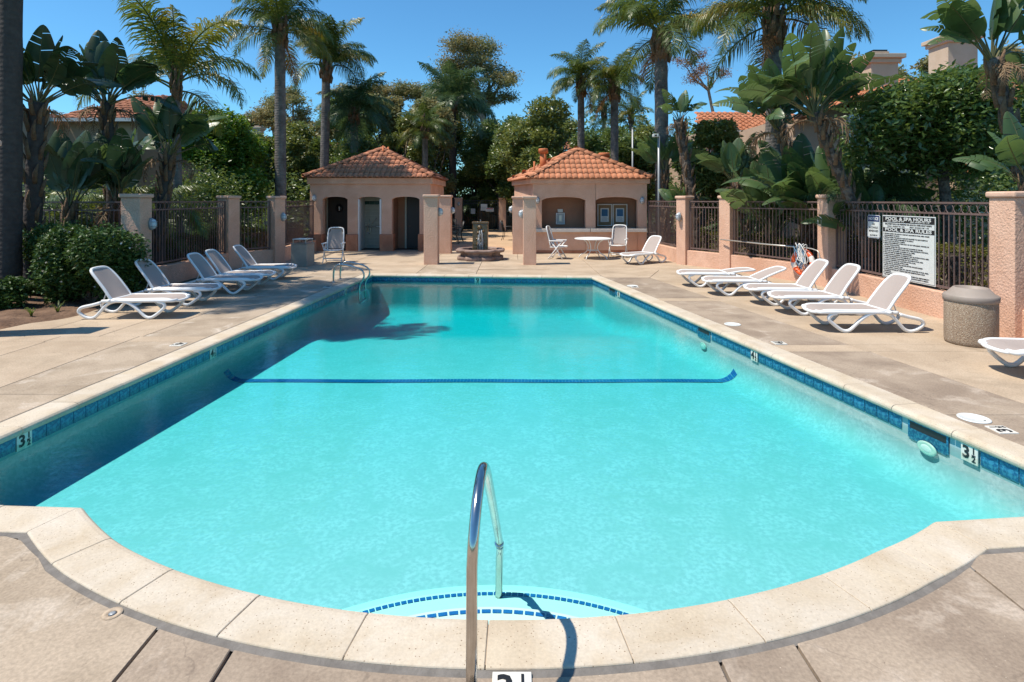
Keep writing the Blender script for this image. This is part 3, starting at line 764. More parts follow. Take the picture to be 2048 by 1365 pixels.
def lamp(x, y, z, rz, label):
    o = LAMP if not lamp_used[0] else copy_tree(LAMP)
    lamp_used[0] = True
    o.location = (x, y, z); o.rotation_euler = (0,0,rz)
    return tag(o, label, 'wall lamp', 'bulkhead lamps on pillars and walls')

# fence panel between two pillars: bars, rails and a row of rings, standing on a low stucco wall
bar_me = MB().box(-.008,.008,-.008,.008,0,1).mesh('bar', M['iron'])
ring_me = MB().tube([(.080*math.cos(2*math.pi*i/20),0,.080*math.sin(2*math.pi*i/20)) for i in range(20)], .0065, 5, closed=True, up=(0,1,0)).mesh('ring', M['iron'])
def fence(a, b, label, z0=.52, z1=1.96, wall_h=.45, wall_label=None, sp=.116, rings=True, group='iron fence panels with a row of rings', material=None):
    a, b = Vector(a), Vector(b); L_ = (b-a).length; ang = math.atan2((b-a).y, (b-a).x)
    e = empty('iron_fence', (a.x, a.y, 0), ang, label, 'fence', group)
    zr = z1-.19
    for (zz, hh) in ((z0, .038), (zr, .032), (z1-.012, .032)):
        MB().box(0, L_, -.017, .017, zz-hh/2, zz+hh/2).obj('rail', M['iron'], e)
    n = max(2, round(L_/sp))
    for i in range(n):
        link('bar', bar_me, e, (L_*(i+.5)/n, 0, z0-.03), scale=(1,1,zr-z0+.03))
    if rings:
        n = max(2, round(L_/.168))
        for i in range(n):
            link('ring', ring_me, e, (L_*(i+.5)/n, 0, z1-.107), scale=(1,1,.96))
    for x in (.03, L_-.03): MB().box(x-.019, x+.019, -.019, .019, wall_h if wall_label else 0, z1).obj('post', M['iron'], e)
    if wall_label:
        m = empty('low_wall', (a.x, a.y, 0), ang, wall_label, 'low wall', 'low stucco walls under the fence')
        MB().box(-.05, L_+.05, -.11, .11, -.05, wall_h).obj('wall', M['stucco'], m, bevel=.02, seg=3)
    return e
# right side
R0, R1, R2, R3, R4, R5 = (5.05,21.6), (5.36,17.85), (6.2,16.45), (7.36,13.25), (7.30,8.32), (7.25,3.6)
# left side
L1, L2, L3, L0, L4 = (-8.24,12.62), (-8.3,16.85), (-7.42,18.1), (-14.0,12.5), (-7.75,22.6)
def lerp(a, b, s0, s1):
    a, b = Vector(a), Vector(b); d = (b-a).normalized(); return tuple(a+d*s0), tuple(b-d*s1)
pillar(*R1, .36, 2.12, R(32), 'pillar where the right fence meets the shelter with the counter')
pillar(*R2, .38, 2.12, R(30), 'second pillar of the right fence, behind the flat lounger')
pillar(*R3, .42, 2.12, R(2), 'right fence pillar between the life ring and the notice sign')
pillar(*R4, .44, 2.12, 0, 'large pillar at the right edge behind the aggregate litter bin')
pillar(*R5, .44, 2.12, 0, 'nearest pillar of the right fence outside the picture')
for (a, b, lb, wl) in ((R1, R0, 'short iron fence panel between the counter shelter and the first pillar', 'low pink wall beside the counter shelter'),
                       (R2, R1, 'iron fence panel between the first and second right pillars', 'low pink wall behind the round table lounger'),
                       (R3, R2, 'iron fence panel with the shepherd hook pole hanging on it', 'low pink wall behind the flat loungers and life ring'),
                       (R4, R3, 'iron fence panel carrying the pool rules sign', 'low pink wall under the pool rules sign'),
                       (R5, R4, 'nearest iron fence panel at the right edge', 'low pink wall at the right edge behind the nearest lounger')):
    p, q = lerp(a, b, .2, .2); fence(p, q, lb, wall_label=wl)
pillar(*L1, .42, 2.13, 0, 'stucco pillar at left behind the flowering bush')
pillar(*L2, .42, 2.12, R(-20), 'stucco pillar at left behind the third and fourth loungers')
pillar(*L3, .38, 2.12, R(-30), 'stucco pillar at left behind the farthest lounger and square bin')
for (a, b, lb, wl) in ((L1, L2, 'iron fence panel at left behind the middle loungers', 'low pink wall behind the middle left loungers'),
                       (L2, L3, 'narrow iron fence panel between two left pillars', 'low pink wall behind the farthest left lounger'),
                       (L3, L4, 'iron fence panel between the left pillar and the restroom building', 'low pink wall behind the square bin')):
    p, q = lerp(a, b, .2, .2); fence(p, q, lb, wall_label=wl)
p, q = lerp(L0, L1, .0, .2); fence(p, q, 'iron fence panel behind the flowering bush and left palm', z0=.22)
pillar(-7.97, 8.5, .40, 2.9, 0, 'tall unseen pillar added at left to cast the shadow on the deck')  # added out of view, stands in for the unknown caster of the deck shadow
# gate pillars in front of the passage
pillar(-2.505, 17.93, .43, 2.16, 0, 'left gate pillar standing nearest the pool')
pillar(-2.50, 21.55, .46, 2.17, 0, 'gate pillar against the corner of the restroom building')
pillar(.545, 17.82, .40, 2.12, 0, 'right gate pillar standing nearest the pool')
pillar(.25, 21.35, .46, 2.13, 0, 'gate pillar against the corner of the counter shelter')
pillar(-3.46, 37.3, .46, 2.13, 0, 'far pillar left of the gate behind the fountain')
pillar(-.62, 37.3, .46, 2.13, 0, 'far shaded pillar right of the gate behind the fountain')
lamp(7.14, 13.2, 1.50, R(-90), 'wall lamp on the sunny side of the pillar between ring and sign')
lamp(5.17, 17.75, 1.48, R(-65), 'wall lamp on the pillar beside the short right fence panel')
lamp(-8.03, 12.78, 1.46, R(90), 'shaded wall lamp on the left pillar behind the bush')
lamp(-7.21, 18.1, 1.46, R(60), 'shaded wall lamp on the left pillar near the square bin')
lamp(-2.285, 17.93, 1.62, R(90), 'lamp on the shaded side of the left gate pillar nearest the pool')
lamp(-2.265, 21.5, 1.60, R(90), 'lamp on the passage side of the pillar beside the restroom building')
lamp(.34, 17.80, 1.56, R(-90), 'lamp on the sunny side of the right gate pillar nearest the pool')
lamp(.015, 21.30, 1.64, R(-90), 'lamp on the passage side of the pillar at the counter shelter')
lamp(-3.42, 37.06, 1.72, 0, 'small lamp on the far pillar left of the gate')
# far gate and fence behind the fountain
def dark_fence(a, b, label, gate=False, z1=1.95, n_sp=.125):
    a, b = Vector(a), Vector(b); L_ = (b-a).length; ang = math.atan2((b-a).y, (b-a).x)
    e = empty('iron_gate' if gate else 'iron_fence', (a.x, a.y, 0), ang, label, 'gate' if gate else 'fence', None if gate else 'dark iron fences at the far end')
    for zz in (.12, z1-.2, z1): MB().box(0, L_, -.02, .02, zz-.018, zz+.018).obj('rail', M['blackiron'], e)
    for x in (.02, L_-.02): MB().box(x-.02, x+.02, -.022, .022, 0, z1).obj('post', M['blackiron'], e)
    n = round(L_/n_sp)
    for i in range(n): 
        o = link('bar', far_bar, e, (L_*(i+.5)/n, 0, .08), scale=(1,1,z1-.08))
far_bar = MB().box(-.009,.009,-.009,.009,0,1).mesh('bar', M['blackiron'])
dark_fence((-3.2,37.3),(-2.05,37.3), 'dark iron fence beside the far gate')
dark_fence((-2.0,37.32),(-.9,37.32), 'dark iron gate with a white lower panel at the far end', True)
dark_fence((-8.5,37.3),(-3.72,37.3), 'dark iron fence left of the far pillar')
dark_fence((-.36,37.3),(5.5,37.3), 'dark iron fence right of the far shaded pillar')
for k, (px, py, w_, h_, m_, lb) in enumerate(((968,415,.42,.42,'signwhite','grey notice board hanging on the far gate'),(979.5,420,.52,.24,'signwhite','small white sign with a red heading on the far gate'),(946,423,.28,.34,'grey','dark plaque on the far fence left of the gate'))):
    d = 37.2-.02*k; e = empty('gate_sign', (xat(px,d), d, zat(py,d)), 0, lb, 'sign', 'signs hanging on the far gate')
    MB().box(-w_/2,w_/2,-.01,.01,-h_/2,h_/2).obj('board', M[m_], e)
    if k == 1:
        MB().box(-w_*.42,w_*.42,-.013,-.011,h_*.18,h_*.40).obj('heading', M['signred'], e)
    if k < 2:
        l_ = MB(); 
        for q in range(4): l_.box(-w_*.40,w_*(.40-.06*(q%2)),-.013,-.011,h_*(.02-.13*q),h_*(.06-.13*q))
        l_.obj('lettering', M['grey'], e)['kind'] = 'stuff'

# ================================================================== SHELTERS
def arch_wall(mb, x0, x1, z0, z1, y, th, ops, n=10):
    """wall in the XZ plane (front at y) with arched openings (xa, xb, zbottom, zspring, ztop)"""
    xs = x0
    for (xa, xb, zb, zs, zt) in ops:
        mb.box(xs, xa, y, y+th, z0, z1)
        if zb > z0: mb.box(xa, xb, y, y+th, z0, zb)
        c = (xa+xb)/2; h = (xb-xa)/2
        f = lambda x: zs+(zt-zs)*math.sqrt(max(0, 1-((x-c)/h)**2))**1.0 if abs(x-c) < h else zs
        for i in range(n):
            p, q = xa+(xb-xa)*i/n, xa+(xb-xa)*(i+1)/n
            a, b = f(p), f(q)
            mb.add([(p,y,a),(q,y,b),(q,y+th,b),(p,y+th,a),(p,y,z1),(q,y,z1),(q,y+th,z1),(p,y+th,z1)],
                   [(0,1,5,4),(3,7,6,2),(0,3,2,1),(4,5,6,7)])
        xs = xb
    mb.box(xs, x1, y, y+th, z0, z1)
# one roof tile: a barrel, local x along the slope (up), arched in y/z
def barrel(L_, w_, h_, m_, n=5, name='roof_tile', taper=.9):
    mb = MB(); mb.smooth = True; V = []
    for (x, k) in ((0, 1), (L_, taper)):
        for i in range(n+1):
            a = math.pi*i/n; V.append((x, -math.cos(a)*w_/2*k, math.sin(a)*h_*k))
    for i in range(n+1):
        a = math.pi*i/n; V.append((0, -math.cos(a)*(w_/2-.012), max(0, math.sin(a)*h_-.015)))
    F = [(i, i+1, n+1+i+1, n+1+i) for i in range(n)] + [(i+1, i, 2*n+2+i, 2*n+3+i) for i in range(n)]
    mb.add(V, F); return mb.mesh(name, m_)
def in_poly(p, poly):
    c = False; n = len(poly)
    for i in range(n):
        a, b = poly[i], poly[i-1]
        if (a[1] > p[1]) != (b[1] > p[1]) and p[0] < (b[0]-a[0])*(p[1]-a[1])/(b[1]-a[1])+a[0]: c = not c
    return c
def roof_face(parent, poly3, tile_me, pitch_w, pitch_l, m_, joined=False, name='roof_tile', n=5):
    """poly3[0]->poly3[1] is the eave; tiles laid in courses over the face"""
    P_ = [Vector(p) for p in poly3]; u = (P_[1]-P_[0]).normalized(); nrm = u.cross(P_[2]-P_[0]).normalized()
    if nrm.z < 0: nrm = -nrm
    v = nrm.cross(u).normalized()
    if v.z < 0: v = -v
    if v.cross(-u).dot(nrm) < 0: pass
    q2 = [((p-P_[0]).dot(u), (p-P_[0]).dot(v)) for p in P_]
    umin, umax = min(q[0] for q in q2), max(q[0] for q in q2); vmax = max(q[1] for q in q2)
    jm = MB(); rr = random.Random(int(umax*100)); tilt = R(4)
    row = 0; vv = -.06
    while vv < vmax:
        cols_ = int((umax-umin)/pitch_w)
        for c in range(cols_+1):
            uu = umin+(c+.5)*pitch_w
            if not in_poly((uu, max(vv+pitch_l*.45, .02)), q2): continue
            # local axes: x = v (up slope), y = -u.. , z = normal
            X = v; Z = nrm; Y = Z.cross(X)
            Rm = Matrix((X, Y, Z)).transposed()
            Rm = Rm @ Matrix.Rotation(tilt+rr.uniform(-.012,.012), 3, 'Y') @ Matrix.Rotation(rr.uniform(-.015,.015), 3, 'Z')
            p = P_[0]+u*uu+v*vv+nrm*(.014+rr.uniform(0,.004))
            mw = Matrix.Translation(p) @ Rm.to_4x4()
            if joined:
                me = tile_me
                for_v = [mw @ vtx.co for vtx in me.vertices]; nn = len(jm.v); jm.v.extend([tuple(x) for x in for_v])
                for pl in me.polygons: jm.f.append([nn+i for i in pl.vertices]); jm.m.append(0); jm.sm.append(True)
            else: link(name, tile_me, parent, mw=mw)
        vv += pitch_l; row += 1
    if joined:
        o = jm.obj(name, m_, parent); o['kind'] = 'stuff'
    return u, v, nrm
def hip_caps(parent, a, b, m_, cap_me, L_=.40):
    a, b = Vector(a), Vector(b); d = (b-a); n = int(d.length/L_)+1; X = d.normalized(); Y = Vector((0,0,1)).cross(X).normalized(); Z = X.cross(Y)
    for i in range(n):
        mw = Matrix.Translation(a+X*(d.length*i/n)+Z*(.035)) @ Matrix((X,Y,Z)).transposed().to_4x4() @ Matrix.Rotation(R(4),4,'Y')
        link('ridge_tile', cap_me, parent, mw=mw)
def hip_roof(parent, eave, apex, tile_key, shown, z_eave, cap=True):
    """eave: list of (x,y) corners; every face runs to the apex. shown: indices of faces with single tiles"""
    m_ = M[tile_key]; tl = barrel(.44, .195, .050, m_, 6, taper=.96); cap_me = barrel(.45, .27, .10, m_, 6, 'ridge_tile', taper=.95)
    n = len(eave); base = MB()
    V = [(x, y, z_eave) for x, y in eave]+[tuple(apex)]
    base.add(V, [(i, (i+1)%n, n) for i in range(n)]+[tuple(reversed(range(n)))])
    rf = base.obj('roof', M['joint'] if False else m_, parent)
    for i in range(n):
        a, b = Vector((*eave[i], z_eave)), Vector((*eave[(i+1)%n], z_eave))
        roof_face(rf, [a, b, Vector(apex)], tl, .208, .375, m_, joined=i not in shown, name='roof_tile' if i in shown else 'rear_roof_tiles')
    for i in range(n): hip_caps(rf, (*eave[i], z_eave), apex, m_, cap_me)
    return rf

# ---- right shelter: two arched niches over a counter
sr = empty('counter_shelter', (2.9, 21.4, 0), 0, 'small pink stucco shelter with two arched counter niches and orange tiled hip roof', 'shelter')
def off_(o, mb_fn): pass
OX, OY = 2.9, 21.4
mb = MB(); Y0 = 0.0
xl, xr = xat(1065.5,21.4)-OX, xat(1294,21.4)-OX
o1 = (xat(1083.5,21.4)-OX, xat(1171,21.4)-OX, .92, 1.98, 2.10); o2 = (xat(1191,21.4)-OX, xat(1275,21.4)-OX, .92, 1.98, 2.10)
arch_wall(mb, xl, xr, 0, 2.66, Y0, .22, [o1, o2])
mb.obj('front_wall', M['stucco'], sr, bevel=.012, seg=2, merge=True)
# side walls, back, inner niche back wall
side = MB()
side.prism([(xl+.003,.222),(xl+.22,.222),(-2.55,3.1),(-2.8,3.1)][::1], 0, 2.66); side.obj('left_wall', M['stucco'], sr)
side = MB(); side.box(xr-.22,xr-.003,.222,3.1,0,2.66); side.obj('right_wall', M['stucco'], sr)
side = MB(); side.box(-2.8,xr-.003,3.102,3.3,0,2.66); side.obj('back_wall', M['stucco'], sr)
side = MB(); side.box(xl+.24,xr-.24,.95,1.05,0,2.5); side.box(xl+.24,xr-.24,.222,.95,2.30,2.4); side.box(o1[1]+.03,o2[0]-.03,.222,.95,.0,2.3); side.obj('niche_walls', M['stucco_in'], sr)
side = MB(); side.box(xl-.09,xr+.09,-.09,.0,2.60,2.79); side.prism([(xl-.09,0),(xl,0),(-2.80,3.1),(-2.91,3.1)], 2.60, 2.79); side.box(xr,xr+.09,0,3.3,2.6,2.79); side.obj('cornice', M['stucco'], sr, bevel=.012)
MB().box(xl-.012+.05,(o1[1]+o2[0])/2-.02,-.12,.94,.80,.925).obj('counter_top', M['counter'], sr, bevel=.012)
MB().box((o1[1]+o2[0])/2+.0,xr-.03,-.12,.94,.80,.925).obj('counter_top', M['counter'], sr, bevel=.012)
MB().box(xl+.0,xr,-.014,-.002,0,.12).obj('base_stain', M['stucco_red'], sr)
ev = [(xl-.19,-.22),(xr+.17,-.22),(xr+.17,3.45),(-3.02,3.45)]
rf = hip_roof(sr, ev, (2.62-OX, 1.75, 4.02), 'rooftile', (0, 3), 2.80)
def niche_thing(): pass
for k, (px, lb) in enumerate(((1125,'round amber lamp under the arch above the phone'),(1228,'round amber lamp under the arch above the bulletin board'))):
    e = empty('ceiling_lamp', (xat(px,21.95), 21.95, 2.2), 0, lb, 'ceiling lamp', 'amber lamps in the counter niches')
    MB().lathe([(.13,0.1),(.13,.02),(.11,-.04),(.06,-.08),(0,-.09)], 20).obj('globe', M['warmlamp'], e); MB().lathe([(.14,.1),(.14,.085)], 20).obj('rim', M['grey'], e)
# phone box
e = empty('phone_box', (xat(1120.5,22.3), 22.33, 0), 0, 'small white framed emergency phone box on the left niche wall', 'phone box')
z0_, z1_ = zat(449,22.3), zat(426,22.3)
b = MB(); b.box(-.16,.16,-.05,0,z0_,z1_); b.obj('case', M['grey'], e)
b = MB()
for (a1,a2,c1,c2) in ((-.17,-.14,z0_,z1_),(.14,.17,z0_,z1_),(-.14,.14,z0_,z0_+.03),(-.14,.14,z1_-.03,z1_)): b.box(a1,a2,-.075,-.051,c1,c2)
b.obj('frame', M['frame_white'], e)
b = MB(); b.box(-.05,.05,-.09,-.052,z0_+.12,z1_-.10); b.obj('handset', M['alu'], e)
MB().box(-.10,.10,-.03,0,z1_+.02,z1_+.14).obj('sign', M['signwhite'], e)
# bulletin board
e = empty('bulletin_board', (xat(1224.5,22.3), 22.33, 0), 0, 'glazed two door bulletin board with two blue printed papers in right niche', 'bulletin board')
bx = .58; z0_, z1_ = zat(452.5,22.3), zat(408.5,22.3)
MB().box(-bx,bx,-.04,0,z0_,z1_).obj('back_panel', M['cork'], e)
for s in (-1, 1):
    b = MB(); x0, x1 = (-bx, -.012) if s < 0 else (.012, bx)
    for q in ((x0,x0+.035,z0_,z1_),(x1-.035,x1,z0_,z1_),(x0+.035,x1-.035,z0_,z0_+.035),(x0+.035,x1-.035,z1_-.035,z1_)): b.box(q[0],q[1],-.07,-.041,q[2],q[3])
    b.obj('door_frame', M['frame_white'], e)
    p = MB(); c = (x0+x1)/2; p.box(c-.16,c+.16,-.046,-.042,z0_+.16,z1_-.16); pa = p.obj('paper', M['signwhite'], e)
    p = MB(); p.box(c-.12,c+.12,-.049,-.0465,z0_+.38,z1_-.20); p.obj('print', M['paperblue'], pa)
    p = MB()
    for q in range(4): p.box(c-.11,c+.10-.02*(q%2),-.049,-.0465,z0_+.20+.04*q,z0_+.215+.04*q)
    p.obj('lettering', M['grey'], pa)['kind'] = 'stuff'
# roof vents
def vent(x, y, z, h, r_, lb, hat=True):
    e = empty('vent_pipe', (x, y, z), 0, lb, 'vent pipe', 'orange vents on the shelter roofs')
    MB().lathe([(r_,-.3),(r_,h)], 18).obj('pipe', M['terracotta'], e)
    if hat: MB().lathe([(r_*1.02,h-.10),(r_*1.45,h-.09),(r_*1.45,h+.06),(r_*1.3,h+.09),(0,h+.09)], 18).obj('cap', M['terracotta'], e)
vent(xat(1086.5,22.6), 22.6, zat(334,22.6), .62, .13, 'tall orange capped vent pipe on the left slope of the counter shelter')
vent(xat(1209,24), 24.1, zat(325,24.1), .30, .17, 'short wide orange capped vent at the right ridge of the counter shelter')
vent(xat(1068.5,22.2), 22.2, zat(345,22.2), .42, .035, 'thin orange pipe near the left eave of the counter shelter', False)
lamp(xat(1075,21.3), 21.385, zat(401,21.3), 0, 'wall lamp high on the counter shelter left of the niches')
lamp(xat(1285,21.3), 21.385, zat(401.5,21.3), 0, 'wall lamp at the right corner of the counter shelter')

# ---- left shelter: restrooms and shower
sl = empty('restroom_building', (-5.5, 22.45, 0), 0, 'small pink stucco restroom building with three arched openings and tiled roof partly in palm shade', 'restroom building')
OX, OY = -5.5, 22.45
X = lambda px: xat(px, OY)-OX
XD = lambda px: xat(px, OY+1.28)-OX
xl, xr = X(620), X(861)
ops = [(X(645),X(695),0,2.02,2.12),(X(715.5),X(763),0,2.02,2.12),(X(783.7),X(839),0,2.02,2.12)]
mb = MB(); arch_wall(mb, xl, xr, 0, 2.66, 0, .30, ops); mb.obj('front_wall', M['stucco'], sl, bevel=.012, merge=True)
for (a, b) in ((616.5,645.8),(692,716.3),(759.5,787),(836,863.5)):
    MB().box(X(a),X(b),-.05,.35,-.02,.66).obj('plinth', M['stucco_red'], sl, bevel=.03, seg=3)
s_ = MB(); s_.box(xr-.25,xr-.004,.302,4.2,0,2.66); s_.obj('right_wall', M['stucco'], sl)
s_ = MB(); s_.box(xl+.004,xl+.25,.302,4.2,0,2.66); s_.obj('left_wall', M['stucco'], sl)
s_ = MB(); s_.box(xl+.004,xr-.004,4.202,4.4,0,2.66); s_.obj('back_wall', M['stucco'], sl)
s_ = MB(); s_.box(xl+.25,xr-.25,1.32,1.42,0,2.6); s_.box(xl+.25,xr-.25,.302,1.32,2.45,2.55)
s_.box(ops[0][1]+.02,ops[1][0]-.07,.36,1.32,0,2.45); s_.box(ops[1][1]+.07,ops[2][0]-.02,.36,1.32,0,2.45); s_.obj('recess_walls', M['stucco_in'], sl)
s_ = MB(); s_.box(xl-.09,xr+.09,-.09,0,2.62,2.86); s_.box(xr,xr+.09,0,4.4,2.62,2.86); s_.box(xl-.09,xl,0,4.4,2.62,2.86); s_.obj('cornice', M['stucco'], sl, bevel=.012)
ev = [(xl-.18,-.22),(xr+.16,-.22),(xr+.10,4.55),(xl-.18,4.55)]
hip_roof(sl, ev, (0.02, 1.95, 4.15), 'rooftile_old', (0, 1), 2.88)
# doors and shower
MB().box(XD(652.5),XD(656),1.25,1.318,0,2.3).obj('door_frame', M['cream'], sl)
dr = MB().box(XD(656.5),XD(699),1.26,1.315,0.02,2.25).obj('door', M['door'], sl)
MB().lathe([(.16,0),(.16,.012),(0,.012)], 28, Matrix.Translation((XD(679),1.258,zat(417,OY+1.3)))@Matrix.Rotation(R(90),4,'X')).obj('restroom_sign', M['black'], dr)
fg = MB(); zc = zat(417,OY+1.3)
fg.lathe([(.02,0),(.02,.006),(0,.006)], 12, Matrix.Translation((XD(679),1.245,zc+.075))@Matrix.Rotation(R(90),4,'X'))
fg.box(XD(679)-.022,XD(679)+.022,1.238,1.244,zc-.03,zc+.05); fg.box(XD(679)-.018,XD(679)-.003,1.238,1.244,zc-.10,zc-.03); fg.box(XD(679)+.003,XD(679)+.018,1.238,1.244,zc-.10,zc-.03)
fg.obj('figure', M['signwhite'], dr)
MB().box(XD(810),XD(813.5),1.24,1.318,0,2.3).obj('door_frame', M['cream'], sl)
dr = MB().box(XD(814),XD(846),1.26,1.315,.02,2.25).obj('door', M['doorgrey'], sl)
hd = MB(); hd.tube([(XD(817),1.258,.92),(XD(817),1.20,.92),(XD(822),1.195,.92)], .012, 8); hd.obj('handle', M['steel'], dr)
tw = empty('shower_wall', (0,0,0)); tw.parent = sl
cols_, rows_ = 5, 14
tl = MB().box(-.103,.103,-.006,.006,-.073,.073).mesh('shower_tile', M['cream'], bevel=.003, seg=1)
tg = MB().box(-.103,.103,-.006,.006,-.073,.073).mesh('shower_tile', M['green_tile'], bevel=.003, seg=1)
xa_, xb_ = ops[1][0]-.06, ops[1][1]+.06
for i in range(cols_):
    for j in range(rows_+1):
        link('shower_tile', tg if j == 12 else tl, tw, (xa_+.09+(i+.5)*.209-.1, 1.308, .075+j*.15))
MB().box(xa_,xb_,1.312,1.3175,0,2.3).obj('grout', M['frame_white'], tw)
MB().box(xa_-.008,xa_,.36,1.3,0,2.4).obj('side_panel', M['frame_white'], tw)
MB().box(X(759),X(762.5),.02,.3,0,2.02).obj('side_panel', M['frame_white'], sl)
MB().box(X(715.6),X(718.5),.02,.3,0,2.02).obj('side_panel', M['frame_white'], sl)
fx = MB(); fx.tube([(xa_+.05,1.2,.90),(xb_-.05,1.2,.90)], .018, 10); fx.tube([(xa_+.1,1.3,.90),(xa_+.1,1.2,.90)], .015, 8); fx.tube([(xb_-.1,1.3,.90),(xb_-.1,1.2,.90)], .015, 8); fx.obj('grab_bar', M['steel'], tw)
fx = MB(); fx.tube(smooth_path([(xa_+.2,1.28,1.2),(xa_+.22,1.2,1.1),(xa_+.12,1.2,.7),(xa_+.25,1.2,.62),(xa_+.30,1.22,1.0),(xa_+.5,1.24,1.25)],5), .012, 8); fx.obj('shower_hose', M['steel'], tw)
vent(-5.5+.09, 24.15, 3.85, .42, .035, 'left one of two thin red pipes at the peak of the restroom roof', False)
vent(-5.5+.30, 24.15, 3.80, .42, .035, 'right one of two thin red pipes at the peak of the restroom roof', False)
lamp(xat(628.5,22.4), 22.42, zat(397,22.4), 0, 'white wall lamp at the left corner of the restroom building')

# ================================================================== FOUNTAIN
fo = empty('fountain', (-1.06, 19.35, 0), 0, 'lobed stone fountain basin with a square carved column running with water', 'fountain')
def lobed(prof, n=96, lobes=8, amp=.075, mat_='fountain', name='basin'):
    mb = MB(); V = []; mb.smooth = True
    for (r, z, k) in prof:
        for j in range(n):
            a = 2*math.pi*j/n; q = r*(1+k*amp*(abs(math.sin(lobes*a/2))*2-1.2)); V.append((q*math.cos(a), q*math.sin(a), z))
    F = [(i*n+j, i*n+(j+1)%n, (i+1)*n+(j+1)%n, (i+1)*n+j) for i in range(len(prof)-1) for j in range(n)]
    mb.add(V, F); return mb.obj(name, M[mat_], fo)
lobed([(.74,0,1),(.76,.03,1.1),(.76,.10,1.1),(.735,.125,1),(.66,.14,1.1),(.645,.2,1.2),(.66,.235,1.0)], name='base')
lobed([(.66,.235,1),(.79,.27,1),(.815,.31,1),(.80,.35,1),(.76,.362,.9),(.62,.362,.7),(.605,.33,.6),(.60,.20,.5),(.0,.20,0)], name='rim')
MB().lathe([(.605,.29),(0,.29)], 40).obj('basin_water', M['window_glass'], fo)
c = MB(); c.box(-.255,.255,-.20,.20,.2,1.20); c.obj('column', M['fountain_wet'], fo, bevel=.03, seg=3)
c = MB(); c.box(-.275,.275,-.22,.22,1.19,1.27); c.obj('column_top', M['fountain_wet'], fo, bevel=.03, seg=3)
rr = random.Random(3)
c = MB()
for (x, z, r_) in ((-.02,1.08,.085),(.03,.78,.09),(-.06,.9,.06),(.02,.62,.07),(-.05,.52,.09),(.09,.5,.06),(-.1,.70,.05),(.1,.95,.05)):
    c.lathe([(r_,0),(r_*.85,.04),(r_*.5,.075),(0,.085)], 14, Matrix.Translation((x,-.198,z))@Matrix.Rotation(R(90),4,'X'))
c.obj('carving', M['fountain_wet'], fo)
c = MB()
for k in range(9):
    x = rr.uniform(-.11,.12); z = rr.uniform(.55,1.0); x2 = x+rr.uniform(-.06,.06)
    c.tube([(x,-.235,z+.08),(x,-.285,z),(x2,-.29,z-.1),(x2,-.29,.31)], rr.uniform(.004,.009), 5)
c.obj('water_stream', M['globe'], fo)
MB().tube([(0,0,1.25),(0,0,1.32)], .012, 8).obj('nozzle', M['steel'], fo)

